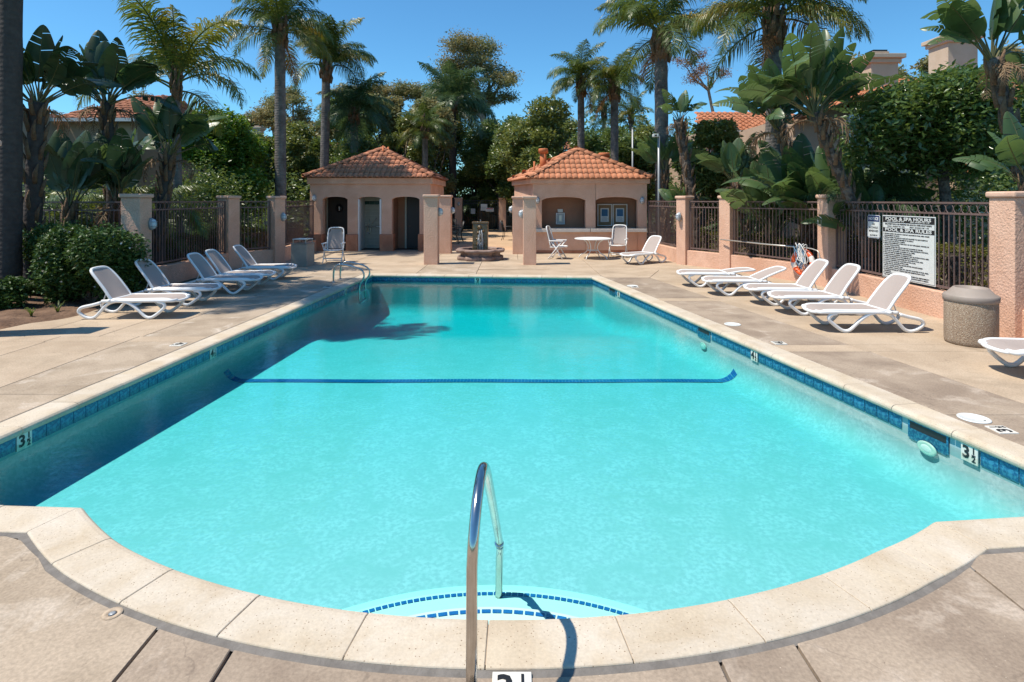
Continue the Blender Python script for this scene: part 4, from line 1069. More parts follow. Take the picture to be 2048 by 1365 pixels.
# ================================================================== LOUNGERS
def slung(mb, poly, th): pass
def make_lounger(back_deg, name='sun_lounger', seatlen=1.13):
    """local: foot end at x=0, head towards +x, width along y (-.33..+.33). back_deg: angle of the back"""
    e = empty(name)
    for s in (-1, 1):
        y = s*.315
        pts_ = [(.30,.325),(.20,.30),(.165,.245),(.20,.185),(.34,.07),(.43,.028),(.53,.05),(.68,.19),(.82,.29),(.96,.335),(1.10,.335),(1.24,.28),(1.36,.15),(1.45,.055),(1.54,.022),(1.65,.045),(1.76,.12),(1.765,.18),(1.70,.225),(1.52,.265),(1.36,.31)]
        P_ = smooth_path([(x, y, z) for x, z in pts_], 4)
        m = MB(); m.tube(P_, .031, 8, up=(0,1,0), flat=1.0); m.obj('leg_frame', M['white'], e)
        m = MB(); m.tube(smooth_path([(.02,y*.55,.335),(.03,y*.9,.34),(.12,y,.345),(.4,y,.345),(.8,y,.342),(1.2,y,.338),(1.34,y,.335)],3), .033, 8, up=(0,1,0)); m.obj('side_rail', M['white'], e)
        m = MB(); m.lathe([(.035,-.03),(.035,.03)], 14, Matrix.Translation((seatlen+.06,y*1.09,.345))@Matrix.Rotation(R(90),4,'X')); m.obj('hinge', M['white'], e)
        for x in (.43, 1.54): MB().box(x-.02,x+.02,y-.02,y+.02,-.002,.02).obj('foot_pad', M['grey'], e)
    # foot end: rounded white border and sling
    def panel(P2, z_of, name, inset=.05):
        rim = smooth_path([(x, y, z_of(x)) for x, y in P2], 4, closed=True)
        m = MB(); m.tube(rim, .030, 8, closed=True, flat=.85, up=(0,0,1))
        b = m.obj(name+'_frame', M['white'], e)
        n = len(rim); c = MB(); c.smooth = True
        xs = sorted(set([round(p.x, 3) for p in rim]))
        lo, hi = min(xs)+.012, max(xs)-.012; k = 14; rows = []
        for i in range(k+1):
            x = lo+(hi-lo)*i/k
            ys = []
            for j in range(n):
                a, b_ = rim[j], rim[(j+1)%n]
                if (a.x-x)*(b_.x-x) <= 0 and abs(a.x-b_.x) > 1e-6: ys.append(a.y+(b_.y-a.y)*(x-a.x)/(b_.x-a.x))
            ys = ys or [0]
            y0, y1 = min(ys)+.01, max(ys)-.01
            rows.append([(x, y0+(y1-y0)*q/6, z_of(x)+.012-.035*math.sin(math.pi*q/6)*math.sin(math.pi*min(1,i/k*1.0))) for q in range(7)])
        V = [p for r_ in rows for p in r_]
        c.add(V, [(i*7+q, (i+1)*7+q, (i+1)*7+q+1, i*7+q+1) for i in range(k) for q in range(6)])
        c.obj(name, M['sling'], e); return b
    hw = .30
    seat = [(-.015,0),(.0,-.18),(.06,-.27),(.16,-hw),(.5,-hw),(.9,-hw),(seatlen,-hw),(seatlen+.02,-.15),(seatlen+.02,.15),(seatlen,hw),(.9,hw),(.5,hw),(.16,hw),(.06,.27),(.0,.18)]
    panel(seat, lambda x: .372-.012*max(0,min(1,(x-.3)))+(-.05*max(0,(.12-x)/.12)), 'seat')
    # back, built flat then turned about the hinge
    k0 = len(e.children)
    bl = .74; hb = .275
    back = [(0,-hb),(.25,-hb-.008),(.5,-hb),(.66,-.245),(.725,-.17),(bl,0),(.725,.17),(.66,.245),(.5,hb),(.25,hb+.008),(0,hb),(-.01,.1),(-.01,-.1)]
    before = set(e.children)
    panel(back, lambda x: .02*math.sin(max(0,min(1,x/bl))*math.pi), 'backrest')
    A = Matrix.Translation((seatlen+.05,0,.355)) @ Matrix.Rotation(-R(back_deg), 4, 'Y')
    for c in e.children:
        if c not in before: c.data.transform(A)
    if back_deg > 15:
        m = MB(); tip = A @ Vector((.22,0,-.01))
        for s in (-1,1): m.tube([tip+Vector((0,s*.2,0)), Vector((1.40,s*.2,.30))], .010, 6)
        m.tube([Vector((1.40,-.3,.295)), Vector((1.40,.3,.295))], .011, 6); m.tube([tip+Vector((0,-.2,0)), tip+Vector((0,.2,0))], .009, 6)
        m.obj('back_support', M['white'], e)
    for (x_, z_) in ((1.0,.32),(.3,.315)): MB().tube([(x_,-.31,z_),(x_,.31,z_)], .014, 6).obj('cross_bar', M['white'], e)
    return e
LG = {}
def lounger(deg, x, y, rz, label, s=.885):
    if deg not in LG: o = make_lounger(deg); LG[deg] = o
    else: o = copy_tree(LG[deg])
    o.location = (x, y, .002); o.rotation_euler = (0,0,rz); o.scale = (s,s,s)
    return tag(o, label, 'sun lounger', 'white sun loungers with taupe slings')
# left row: foot end towards the pool (+x), head towards the fence
lounger(52, -5.68, 9.92, R(180)+R(1), 'nearest of the left white loungers, raised back beside the flowering bush')
lounger(53, -5.72, 11.1, R(180), 'second left lounger counted from the camera, between the bush lounger and the shaded trio')
lounger(52, -5.48, 12.4, R(180)-R(2), 'middle one of the five left loungers, its legs mostly in tree shade')
lounger(53, -5.52, 13.2, R(180)-R(1), 'fourth left lounger counted from the camera, close behind the middle one')
lounger(52, -5.55, 14.6, R(180), 'farthest of the left loungers, between the row and the square bin')
# right row
lounger(52, 4.62, 8.93, R(0), 'raised white lounger in front of the rules sign, next to the aggregate litter bin')
lounger(53, 4.64, 10.2, R(1), 'raised lounger second from the litter bin, under the notice sign')
lounger(52, 4.56, 11.1, R(0), 'raised lounger directly in front of the life ring')
lounger(22, 4.10, 12.2, R(1), 'right lounger with its back only slightly raised, left of the life ring')
lounger(6, 3.90, 13.4, R(-1), 'right lounger lying completely flat, farthest of the pool row')
lounger(6, 5.56, 6.62, R(-3), 'flat lounger cut off by the right edge of the photo')
lounger(52, 3.50, 17.7, R(36), 'lone raised lounger by the round white table, at the counter shelter', .88)

# ================================================================== ARMCHAIRS, TABLE
def make_armchair():
    """local: faces -y; width x"""
    e = empty('armchair')
    W_ = .24
    bk = smooth_path([(-W_,.02,.42),(-W_-.01,.08,.7),(-W_,.15,.98),(-W_+.05,.18,1.08),(0,.185,1.10),(W_-.05,.18,1.08),(W_,.15,.98),(W_+.01,.08,.7),(W_,.02,.42),(0,.0,.40)], 4, closed=True)
    MB().tube(bk, .021, 7, closed=True).obj('back_frame', M['white'], e)
    s_ = MB(); s_.smooth = True; V = []
    for i in range(9):
        t = i/8; z = .44+.62*t; y = .025+.16*t+.02*math.sin(t*3.14); w_ = W_-.0 if t < .85 else W_-.06
        for j in range(5): V.append((-w_+2*w_*j/4, y+.02*math.sin(math.pi*j/4), z))
    s_.add(V, [(i*5+j, i*5+j+1, (i+1)*5+j+1, (i+1)*5+j) for i in range(8) for j in range(4)]); s_.obj('back_sling', M['sling'], e)
    st = smooth_path([(-W_,.02,.40),(-W_,-.25,.42),(-W_+.03,-.44,.42),(0,-.47,.41),(W_-.03,-.44,.42),(W_,-.25,.42),(W_,.02,.40),(0,.05,.40)], 4, closed=True)
    MB().tube(st, .02, 7, closed=True).obj('seat_frame', M['white'], e)
    s_ = MB(); s_.box(-W_+.005,W_-.005,-.45,.03,.405,.418); s_.obj('seat_sling', M['sling'], e)
    for s in (-1,1):
        x = s*(W_+.055)
        m = MB(); m.box(x-.03,x+.03,-.42,.06,.60,.635); m.obj('armrest', M['white'], e, bevel=.014, seg=3)
        m = MB(); m.tube([(x,-.38,.60),(x,-.16,.33),(x,.10,0)], .02, 7, up=(1,0,0), flat=.8); m.obj('leg', M['white'], e)
        m = MB(); m.tube([(x*.97,.0,.60),(x*.97,-.2,.33),(x*.97,-.40,0)], .02, 7, up=(1,0,0), flat=.8); m.obj('leg', M['white'], e)
    m = MB(); m.tube([(-W_-.05,.08,.05),(W_+.05,.08,.05)], .018, 7); m.box(-W_-.05,W_+.05,-.30,-.24,.13,.16); m.obj('stretcher', M['white'], e)
    return e
AC = make_armchair()
def place(o, x, y, rz, label, cat, group, s=1):
    o.location = (x, y, 0); o.rotation_euler = (0,0,rz); o.scale = (s,)*3; return tag(o, label, cat, group)
place(AC, -5.68, 18.45, R(4), 'white high back armchair in front of the restroom door', 'armchair', 'white high back armchairs', 1.0)
place(copy_tree(AC), xat(1106,19.6), 19.6, R(72), 'white armchair seen from its side, left of the round table', 'armchair', 'white high back armchairs', 1.0)
place(copy_tree(AC), xat(1239,20.2), 20.3, R(-22), 'white armchair facing forward behind the round table', 'armchair', 'white high back armchairs', 1.0)
tb = empty('round_table', (xat(1186.5,19.5), 19.6, 0), 0, 'round white patio table with curved legs in front of the counter', 'table')
MB().lathe([(.61,.655),(.625,.665),(.625,.685),(.61,.695),(.585,.69),(.575,.682),(0,.682)], 48).obj('tabletop', M['white'], tb)
for k in range(4):
    a = R(45+90*k+12); c_, s_ = math.cos(a), math.sin(a)
    MB().tube(smooth_path([(.40*c_,.40*s_,.65),(.24*c_,.24*s_,.55),(.17*c_,.17*s_,.36),(.27*c_,.27*s_,.20),(.46*c_,.46*s_,.10),(.53*c_,.53*s_,.0)],5), .016, 7).obj('leg', M['white'], tb)
MB().tube([(.20*math.cos(t*math.pi/8),.20*math.sin(t*math.pi/8),.28) for t in range(16)], .012, 6, closed=True).obj('leg_ring', M['white'], tb)

# black patio furniture in the passage
def dark_chair(x, y, rz, label):
    e = empty('patio_chair', (x,y,0), rz, label, 'patio chair', 'dark metal chairs in the passage')
    MB().box(-.24,.24,-.24,.24,.42,.45).obj('seat', M['blackiron'], e)
    b = MB()
    for i in range(7): b.tube([(-.2+.4*i/6,.24,.45),(-.2+.4*i/6,.34,.95)], .010, 5)
    b.tube([(-.22,.24,.45),(-.23,.36,.98),(.23,.36,.98),(.22,.24,.45)], .016, 6); b.obj('backrest', M['blackiron'], e)
    for sx in (-1,1):
        for sy in (-1,1): MB().tube(smooth_path([(sx*.22,sy*.22,.44),(sx*.2,sy*.25,.2),(sx*.24,sy*.32,0)],3), .015, 6).obj('leg', M['blackiron'], e)
        MB().tube(smooth_path([(sx*.25,.24,.66),(sx*.27,0,.68),(sx*.25,-.22,.62),(sx*.23,-.22,.45)],3), .014, 6).obj('armrest', M['blackiron'], e)
dark_chair(xat(913,27.5), 27.5, R(-80), 'dark metal chair behind the left gate pillar, right one')
dark_chair(xat(903,26), 26.2, R(90), 'dark metal chair half hidden by the left gate pillar')
dark_chair(xat(905,30), 30.5, R(20), 'farther dark metal chair behind the left gate pillar')
dark_chair(xat(1017,28.5), 28.5, R(80), 'dark metal chair peeking out left of the counter shelter')
e = empty('patio_table', (xat(893,28), 28.6, 0), 0, 'dark round metal table mostly hidden behind the left gate pillar', 'table')
MB().lathe([(.55,.70),(.56,.72),(0,.72)], 28).obj('tabletop', M['blackiron'], e)
for k in range(3): MB().tube([(.3*math.cos(k*2.1),.3*math.sin(k*2.1),.7),(.1*math.cos(k*2.1),.1*math.sin(k*2.1),.35),(.4*math.cos(k*2.1),.4*math.sin(k*2.1),0)], .018, 6).obj('leg', M['blackiron'], e)

# ================================================================== BINS
b = empty('square_bin', (xat(602,17.3), 17.45, 0), R(-8), 'square grey concrete litter bin with a raised flat lid, left of the armchair', 'litter bin')
MB().box(-.25,.25,-.25,.25,0,.66).obj('body', M['bin'], b, bevel=.015)
MB().box(-.262,.262,-.262,.262,.662,.69).obj('collar', M['lid'], b, bevel=.006)
MB().box(-.22,.22,-.22,.22,.80,.825).obj('lid', M['signwhite'], b, bevel=.008)
for sx in (-1,1):
    for sy in (-1,1): MB().box(sx*.2-.012,sx*.2+.012,sy*.2-.012,sy*.2+.012,.69,.80).obj('lid_post', M['cream'], b)
b = empty('round_bin', (xat(1940,7.82)+.17, 8.02, 0), 0, 'round exposed aggregate litter bin with brown lid at the right fence', 'litter bin')
MB().lathe([(.285,0),(.30,.02),(.305,.06),(.305,.585),(.30,.60),(0,.60)], 64).obj('body', M['agg'], b)
MB().lathe([(.306,.59),(.318,.60),(.321,.665),(.306,.685),(.27,.70),(.205,.775),(.192,.782),(.175,.775),(.165,.70),(0,.69)], 56).obj('lid', M['lid'], b)

# ================================================================== SIGNS
RT = .99
def on_fence(px, py0, py1, name, label):
    x = 7.30
    d = x*FPX/(px-1024); return d
# rules sign hangs on the fence between R4 and R3 (plane x = ~7.3), seen from px 1768 to 1869
y_l, y_r = 7.30*FPX/(1768-1024), 7.28*FPX/(1870-1024)
ym = (y_l+y_r)/2; wS = (y_l-y_r)
z1_ = zat(430.5, y_l); z0_ = zat(553, y_l)
sg = empty('rules_sign', (7.285, ym, (z0_+z1_)/2), R(-90)+math.atan(.012), 'large white pool and spa hours and rules board on the right fence', 'sign')
hS = z1_-z0_
MB().box(-wS/2,wS/2,-.006,.006,-hS/2,hS/2).obj('board', M['signwhite'], sg, bevel=.002, seg=1)
def bar_(x0,x1,z0,z1): return MB().box(x0,x1,-.009,-.0065,z0,z1)
top = hS/2
bb = MB()
for (p,q,r_,s_) in ((-wS/2+.014,wS/2-.014,top-.022,top-.016),(-wS/2+.014,wS/2-.014,-top+.016,-top+.022),(-wS/2+.014,-wS/2+.02,-top+.022,top-.022),(wS/2-.02,wS/2-.014,-top+.022,top-.022)): bb.box(p,q,-.0085,-.0065,r_,s_)
bb.obj('border', M['black'], sg)
bar_(-wS/2+.024,wS/2-.024,top-.135,top-.026).obj('header_band', M['black'], sg)
bar_(-wS/2+.024,wS/2-.024,top-.315,top-.235).obj('header_band', M['black'], sg)
RX = Matrix.Rotation(R(90),4,'X')
def sign_text(par, s, x, z, size, m_, y=-.0105, xs=1.0, bold=0, al='CENTER', fit=None, line=1.0, nm_='lettering'):
    me = text_mesh(s, size, .0008, bold, align=al, mat=m_, line=line)
    xs_ = [v.co.x for v in me.vertices]; wd = max(xs_)-min(xs_)
    if fit: me.transform(Matrix.Diagonal((fit/wd,1,1,1)))
    return link(nm_, me, par, mw=Matrix.Translation((x, y, z)) @ RX)
sign_text(sg, 'POOL & SPA HOURS', 0, top-.066, .085, M['signwhite'], bold=.0022, fit=wS*.86)
sign_text(sg, 'SUNDAY - THURSDAY 9 AM - 10 PM', -wS*.23, top-.112, .028, M['signwhite'], bold=.001, fit=wS*.34)
sign_text(sg, 'FRIDAY - SATURDAY 9 AM - 11 PM', wS*.23, top-.112, .028, M['signwhite'], bold=.001, fit=wS*.34)
sign_text(sg, 'BBQ STREET POOL & SPA RESERVED FOR ADULTS & THEIR ADULT GUESTS', 0, top-.165, .034, M['black'], bold=.001, fit=wS*.88)
sign_text(sg, 'SUNDAY - THURSDAY 7 PM - 10 PM', -wS*.22, top-.208, .028, M['black'], bold=.0006, fit=wS*.34)
sign_text(sg, 'FRIDAY - SATURDAY 7 PM - 11 PM', wS*.22, top-.208, .028, M['black'], bold=.0006, fit=wS*.34)
sign_text(sg, 'POOL & SPA RULES', 0, top-.274, .082, M['signwhite'], bold=.0022, fit=wS*.88)
rules = ['1. PERSONS UNDER THE AGE OF 14 ARE NOT ALLOWED IN POOL AREA UNLESS','    ACCOMPANIED BY AN ADULT.','2. PERSONS UNDER THE AGE OF 18 ARE NOT ALLOWED TO HAVE GUESTS IN','    THE POOL AREA UNLESS SUPERVISED BY AN ADULT.','3. EACH UNIT IS ALLOWED 4 GUESTS.','4. REGULATION SWIMWEAR ATTIRE ONLY. NO CUT OFFS, JEANS, THONGS, OR','    COTTON T-SHIRTS ALLOWED.','5. CHILDREN UNDER THE AGE OF 5 ARE NOT ALLOWED IN THE SPA.','6. BABIES MUST WEAR PLASTIC PANTS OVER THEIR DIAPERS IN THE POOL.','7. GATE HAS TO BE CLOSED & LOCKED AT ALL TIMES.','8. POOL KEY MUST BE PRESENTED UPON REQUEST.','9. DIVING, RUNNING, JUMPING, & HORSEPLAY NOT ALLOWED IN POOL AREA.','10. LIFESAVING EQUIPMENT IS FOR EMERGENCY USE ONLY.','11. GLASS & STYROFOAM CONTAINERS NOT ALLOWED IN POOL AREA.','12. EATING & DRINKING NOT ALLOWED IN POOL & SPA.','13. PETS ARE NOT ALLOWED IN POOL AREA.','14. BIKES, SKATES, SCOOTERS, ROLLER SKATES, ROLLER BLADES','    ARE NOT ALLOWED IN POOL AREA.','15. LOUD RADIOS, TAPE PLAYERS, ETC. ARE NOT ALLOWED IN POOL AREA.','16. PARTIES IN EXCESS OF 7 PEOPLE NEED PRE REGISTRATION WITH','    MANAGEMENT.','17. LIFEGUARD IS NOT ON DUTY. RESIDENTS ASSUME FULL RESPONSIBILITY','    FOR THEMSELVES, FAMILY & GUESTS. PLEASE PRACTICE SAFETY & ENJOY.']
avail = (hS-.345-.03); lh = avail/len(rules)
for i, s in enumerate(rules):
    ln_ = len(s.strip())*(wS*.0132)
    me = text_mesh(s.strip(), lh*.78, .0008, .0009, align='LEFT', mat=M['black'])
    xs_ = [v.co.x for v in me.vertices]; me.transform(Matrix.Diagonal((min(wS*.92, ln_)/(max(xs_)-min(xs_)),1,1,1)))
    link('lettering', me, sg, mw=Matrix.Translation((-wS/2+.035+(.02 if s.startswith(' ') else 0), -.0095, top-.335-lh*(i+.5))) @ RX)
# notice sign
y_l, y_r = 7.33*FPX/(1739.5-1024), 7.33*FPX/(1763-1024)
ym = (y_l+y_r)/2; wN = y_l-y_r+.02; z1_ = zat(430.5, ym); z0_ = zat(476.5, ym); hN = z1_-z0_
ns = empty('notice_sign', (7.295, ym, (z0_+z1_)/2), R(-90), 'narrow white notice sign with blue heading beside the rules board', 'sign')
MB().prism([(-wN/2+.03,-hN/2),(wN/2-.03,-hN/2),(wN/2,-hN/2+.03),(wN/2,hN/2-.03),(wN/2-.03,hN/2),(-wN/2+.03,hN/2),(-wN/2,hN/2-.03),(-wN/2,-hN/2+.03)], -.004, .004, RX).obj('board', M['signwhite'], ns)
b_ = MB(); q = .012
for (x0,x1,a_,c_) in ((-wN/2+q,wN/2-q,hN/2-q-.006,hN/2-q),(-wN/2+q,wN/2-q,-hN/2+q,-hN/2+q+.006),(-wN/2+q,-wN/2+q+.006,-hN/2+q+.006,hN/2-q-.006),(wN/2-q-.006,wN/2-q,-hN/2+q+.006,hN/2-q-.006)): b_.box(x0,x1,-.0065,-.0045,a_,c_)
b_.obj('border', M['signblue'], ns)
MB().box(-wN/2+.02,wN/2-.02,-.0068,-.0045,hN/2-.13,hN/2-.02).obj('heading_band', M['signblue'], ns)
sign_text(ns, 'NOTICE', 0, hN/2-.075, .08, M['signwhite'], y=-.008, bold=.003, fit=wN*.78)
for i, (s, ff) in enumerate((('NO', .2), ('ALCOHOLIC', .74), ('BEVERAGES', .74), ('ALLOWED IN', .60), ('POOL AREA', .60))):
    sign_text(ns, s, 0, hN/2-.185-.068*i-(.02 if i > 2 else 0), .055 if i < 3 else .042, M['black'], y=-.006, bold=.0008, fit=wN*ff)

# ================================================================== LIFE RING, HOOK POLE
d3 = (Vector(R2)-Vector(R3)); d3n = d3.normalized(); ang3 = math.atan2(d3n.y, d3n.x)
yr = 12.9; 
p0 = Vector(R3)+d3n*.62
nin = Vector((-d3n.y, d3n.x)); nin = nin if nin.x < 0 else -nin
lp = p0+nin*.19
g_ = (1607-1024)/FPX
lr = empty('life_ring', (lp.x, lp.y, .50), math.atan2(nin.y, nin.x)-R(-90), 'orange and white life ring with blue and white rope hanging on the low wall', 'life ring')
RXm = Matrix.Rotation(R(90),4,'X')
def ring_part(a0, a1, name, m_):
    n = 14; m = MB(); m.tube([(.27*math.cos(R(a0+(a1-a0)*i/n)), -.0, .27*math.sin(R(a0+(a1-a0)*i/n))) for i in range(n+1)], .062, 14, up=(0,1,0)); m.obj(name, m_, lr)
for k in range(4):
    ring_part(k*90+14+20, k*90+76+20, 'float_body', M['orange']); ring_part(k*90-14+20, k*90+14+20, 'white_band', M['ropewhite'])
rr = random.Random(4)
for nm_, m_, n in (('white_rope', 'ropewhite', 7), ('blue_rope', 'ropeblue', 3)):
    m = MB()
    for k in range(n):
        c = Vector((rr.uniform(-.08,.10), -.09-rr.uniform(0,.05), .28+rr.uniform(-.05,.06))); P_ = []
        a_, b__ = rr.uniform(.05,.16), rr.uniform(.12,.34); ph = rr.uniform(0,6)
        for i in range(16):
            t = 2*math.pi*i/16; P_.append(c+Vector((a_*math.cos(t+ph), .03*math.sin(2*t), -.10+b__*math.sin(t))))
        m.tube(P_, .009, 6, closed=True)
    m.obj(nm_, M[m_], lr)
m = MB(); m.tube([(.33*math.cos(t*math.pi/10)*(1+.04*math.cos(4*t*math.pi/10*1)), -.03, .33*math.sin(t*math.pi/10)) for t in range(20)], .008, 6, closed=True); m.obj('grab_line', M['ropewhite'], lr)
# hook pole lying along the fence
pa, pb = Vector(R2)+nin*.28-d3n*.0, Vector(R3)+nin*.26+d3n*.15
hk = empty('shepherd_hook', (pa.x, pa.y, 0), math.atan2((pb-pa).y, (pb-pa).x), 'long aluminium rescue pole with a bent hook lying against the right fence', 'rescue pole')
Lh = (pb-pa).length; za, zb = zat(479.5, pa.y), zat(500, pb.y)
MB().tube([(0,0,za),(Lh*.5,0,(za+zb)/2),(Lh*.9,0,zb+.02)], .018, 10).obj('pole', M['alu'], hk)
MB().tube(smooth_path([(Lh*.9,0,zb+.02),(Lh*.97,0,zb),(Lh*1.02,-.02,zb-.08),(Lh*1.03,-.02,zb-.45)],5), .014, 8).obj('hook', M['alu'], hk)

# poles behind the counter shelter
e = empty('lamp_post', (xat(1265,25.5), 25.5, 0), 0, 'thin grey pole rising behind the right end of the counter shelter', 'pole')
MB().tube([(0,0,0),(0,0,zat(258,25.5))], .035, 10).obj('pole', M['grey'], e); MB().lathe([(.045,0),(.04,.03),(0,.05)], 12, Matrix.Translation((0,0,zat(258,25.5)))).obj('cap', M['grey'], e)
e = empty('camera_post', (xat(1317.5,20.5), 20.5, 0), 0, 'grey post with a small white security camera behind the short right fence panel', 'camera post')
MB().tube([(0,0,0),(0,0,zat(272,20.5))], .04, 10).obj('pole', M['grey'], e)
zc = zat(273,20.5); c = MB(); c.box(-.22,-.02,-.10,.06,zc-.03,zc+.08); c.obj('camera_body', M['signwhite'], e, bevel=.02); MB().lathe([(.035,0),(.03,.04)], 14, Matrix.Translation((-.13,-.10,zc+.025))@Matrix.Rotation(R(90),4,'X')).obj('lens', M['black'], e)
# ================================================================== VEGETATION
def np_mesh(name, V, F, m_, smooth=True):
    me = bpy.data.meshes.new(name); V = np.asarray(V, np.float32); F = np.asarray(F, np.int32)
    k = F.shape[1]
    me.vertices.add(len(V)); me.vertices.foreach_set('co', V.ravel())
    me.loops.add(F.size); me.loops.foreach_set('vertex_index', F.ravel())
    me.polygons.add(len(F)); me.polygons.foreach_set('loop_start', np.arange(0, F.size, k, dtype=np.int32)); me.polygons.foreach_set('loop_total', np.full(len(F), k, np.int32))
    me.materials.append(m_)
    if smooth: me.polygons.foreach_set('use_smooth', np.ones(len(F), bool))
    me.update(calc_edges=True); me.validate(); return me
def leaf_mesh(name, P, size, m_, seed, asp=.42, up=.35, fold=.15, jit=.35):
    """one small folded leaf at every point of P (n,3)"""
    rg = np.random.default_rng(seed); n = len(P)
    d = rg.normal(size=(n,3)); d[:,2] *= .6; d[:,2] -= .15; d /= np.linalg.norm(d, axis=1)[:,None]
    r = rg.normal(size=(n,3)); r[:,2] += up*3
    s = np.cross(d, r); s /= np.linalg.norm(s, axis=1)[:,None]+1e-9; nn = np.cross(s, d)
    L_ = size*(1+jit*rg.uniform(-1,1,n))[:,None]; w_ = L_*asp*.5
    a = P; t = P+d*L_; mid = P+d*L_*.45
    l = mid+s*w_+nn*w_*fold*2; r_ = mid-s*w_+nn*w_*fold*2
    V = np.concatenate([a, l, t, r_]); i = np.arange(n)
    F = np.concatenate([np.stack([i, i+2*n, i+n],1), np.stack([i, i+3*n, i+2*n],1)])
    return np_mesh(name, V, F, m_, False)
def clump_points(clumps, n, rg, shell=.5, twig=.0):
    c = np.array(clumps); w_ = (c[:,3]*c[:,4]*c[:,5])**(2/3.); w_ /= w_.sum(); k = rg.choice(len(c), n, p=w_)
    d = rg.normal(size=(n,3)); d /= np.linalg.norm(d, axis=1)[:,None]
    r = shell+(1-shell)*rg.uniform(0,1,n)**.7; r *= 1+.22*np.sin(d[:,0]*5+k)*np.cos(d[:,1]*6+k*2)+.10*rg.normal(size=n)
    P = c[k,:3]+d*c[k,3:6]*r[:,None]
    if twig:   # pull the leaves together into small sprays
        m = max(1, int(n/14)); seeds = P[rg.integers(0, n, m)]; idx = rg.integers(0, m, n)
        P = seeds[idx]+rg.normal(size=(n,3))*twig*np.array([1,1,.6])
    return P
def crown_clumps(r, h, n, rg, z0=0, flat=1.0):
    out_ = []
    for i in range(n):
        a = rg.uniform(0, 2*math.pi); t = rg.uniform(-1,1); q = math.sqrt(1-t*t*.9)*r*rg.uniform(.35,.80)
        s = r*rg.uniform(.28,.48)
        out_.append((q*math.cos(a), q*math.sin(a), z0+t*h*.72, s, s, s*.8*flat))
    return out_
def limbs(mb, base, tops, r0, rg, kink=.15):
    for tp in tops:
        a, b = Vector(base), Vector(tp); m1 = a.lerp(b,.35)+Vector((rg.uniform(-1,1),rg.uniform(-1,1),.6))*kink*(b-a).length*.5; m2 = a.lerp(b,.7)+Vector((rg.uniform(-1,1),rg.uniform(-1,1),0))*kink*(b-a).length*.4
        p = smooth_path([a,m1,m2,b],4); n = len(p); mb.tube(p, [r0*(1-.8*i/(n-1)) for i in range(n)], 6, cap=False)
def tree(px, d, ztop, zbot, rpx, n_leaf, size, key, label, name='broadleaf_tree', seed=1, nc=14, cat='tree', trunk_px=None, trunk_r=.13, bark='bark', group='trees beyond the fences', shell=.5, twig=0., asp=.45, lim=5, flat=1.0, depth=1.0):
    rg = np.random.default_rng(seed); x = xat(px, d); r = rpx/FPX*d; zc = (ztop+zbot)/2; h = (ztop-zbot)/2
    r *= 1.15; e = empty(name, (x, d, 0), 0, label, cat, group)
    cl = crown_clumps(r, h, nc, rg, 0, flat)
    cl = [(a, b*depth, c, q, q2, q3) for a,b,c,q,q2,q3 in cl]
    # scale so that the clumps fill the wanted box
    mx_ = max(abs(c[0])+c[3] for c in cl); mz = max(abs(c[2])+c[5] for c in cl)
    cl = [(a*r/mx_, b*r/mx_, c*h/mz, q*r/mx_, q2*r/mx_, q3*max(r/mx_,h/mz)*.9) for a,b,c,q,q2,q3 in cl]
    n_leaf = int(n_leaf*1.5); size *= 1.15
    P = clump_points(cl, n_leaf, rg, shell, twig); P[:,2] += zc
    link('crown', leaf_mesh('crown', P, size, M[key], seed+7, asp), e)
    tx = (xat(trunk_px, d)-x) if trunk_px else 0
    mb = MB(); fork = (tx*.4, 0, zbot+.1*h); tp = smooth_path([(tx,0,-.1),(tx*.9,0.05,zbot*.5),fork],5); n = len(tp)
    mb.tube(tp, [trunk_r*(1.25-.5*i/(n-1)) for i in range(n)], 9, cap=False)
    limbs(mb, fork, [(c[0]*.85,c[1]*.85,c[2]+zc) for c in cl[:lim]], trunk_r*.6, random.Random(seed))
    mb.obj('trunk', M[bark], e)
    return e

# ---------------- palms
def frond_mesh(name, L_, el0, droop, seed, m_, nl=74, ll=.66, dens=1.0, plum=.5):
    rr = random.Random(seed); V = []; F = []; pos = Vector((0,0,0)); pts_ = []; a = R(el0); n = 26
    side = rr.uniform(-.12,.12); yaw = 0
    for i in range(n+1):
        pts_.append(pos.copy()); t = i/n; a = R(el0)-R(droop)*(t**1.35); yaw = side*t
        pos = pos+Vector((math.cos(a)*math.cos(yaw), math.sin(yaw)*math.cos(a), math.sin(a)))*(L_/n)
    mb = MB(); mb.tube(pts_, [.028*(1-.85*i/n)+.003 for i in range(n+1)], 5, cap=False); mb.smooth = False
    for k in range(int(nl*dens)):
        t = .16+.84*(k+.5)/(nl*dens); f = t*n; i = min(n-1, int(f)); p = pts_[i].lerp(pts_[i+1], f-i); T = (pts_[i+1]-pts_[i]).normalized()
        S = T.cross(Vector((0,0,1))).normalized() if abs(T.z) < .98 else Vector((0,1,0)); U = S.cross(T)
        prof_ = math.sin(math.pi*min(1,(t*.92+.12)))**.7
        for s in (-1, 1):
            l = ll*prof_*rr.uniform(.8,1.1)+.08; tw = rr.uniform(-plum, plum)
            d = (S*s*math.cos(tw)+U*math.sin(tw)+T*(.55+.5*t)).normalized(); g = Vector((0,0,-1))
            w_ = .017*rr.uniform(.8,1.2)
            p1 = p+d*l*.45; d2 = (d+g*rr.uniform(.5,.95)).normalized(); p2 = p1+d2*l*.33; d3 = (d2+g*.9).normalized(); p3 = p2+d3*l*.28
            wv = T*w_
            mb.add([p-wv*.6, p+wv*.6, p1+wv, p1-wv, p2+wv*.7, p2-wv*.7, p3], [(0,1,2,3),(3,2,4,5),(5,4,6)])
    return mb.mesh(name, m_)
FR = {}
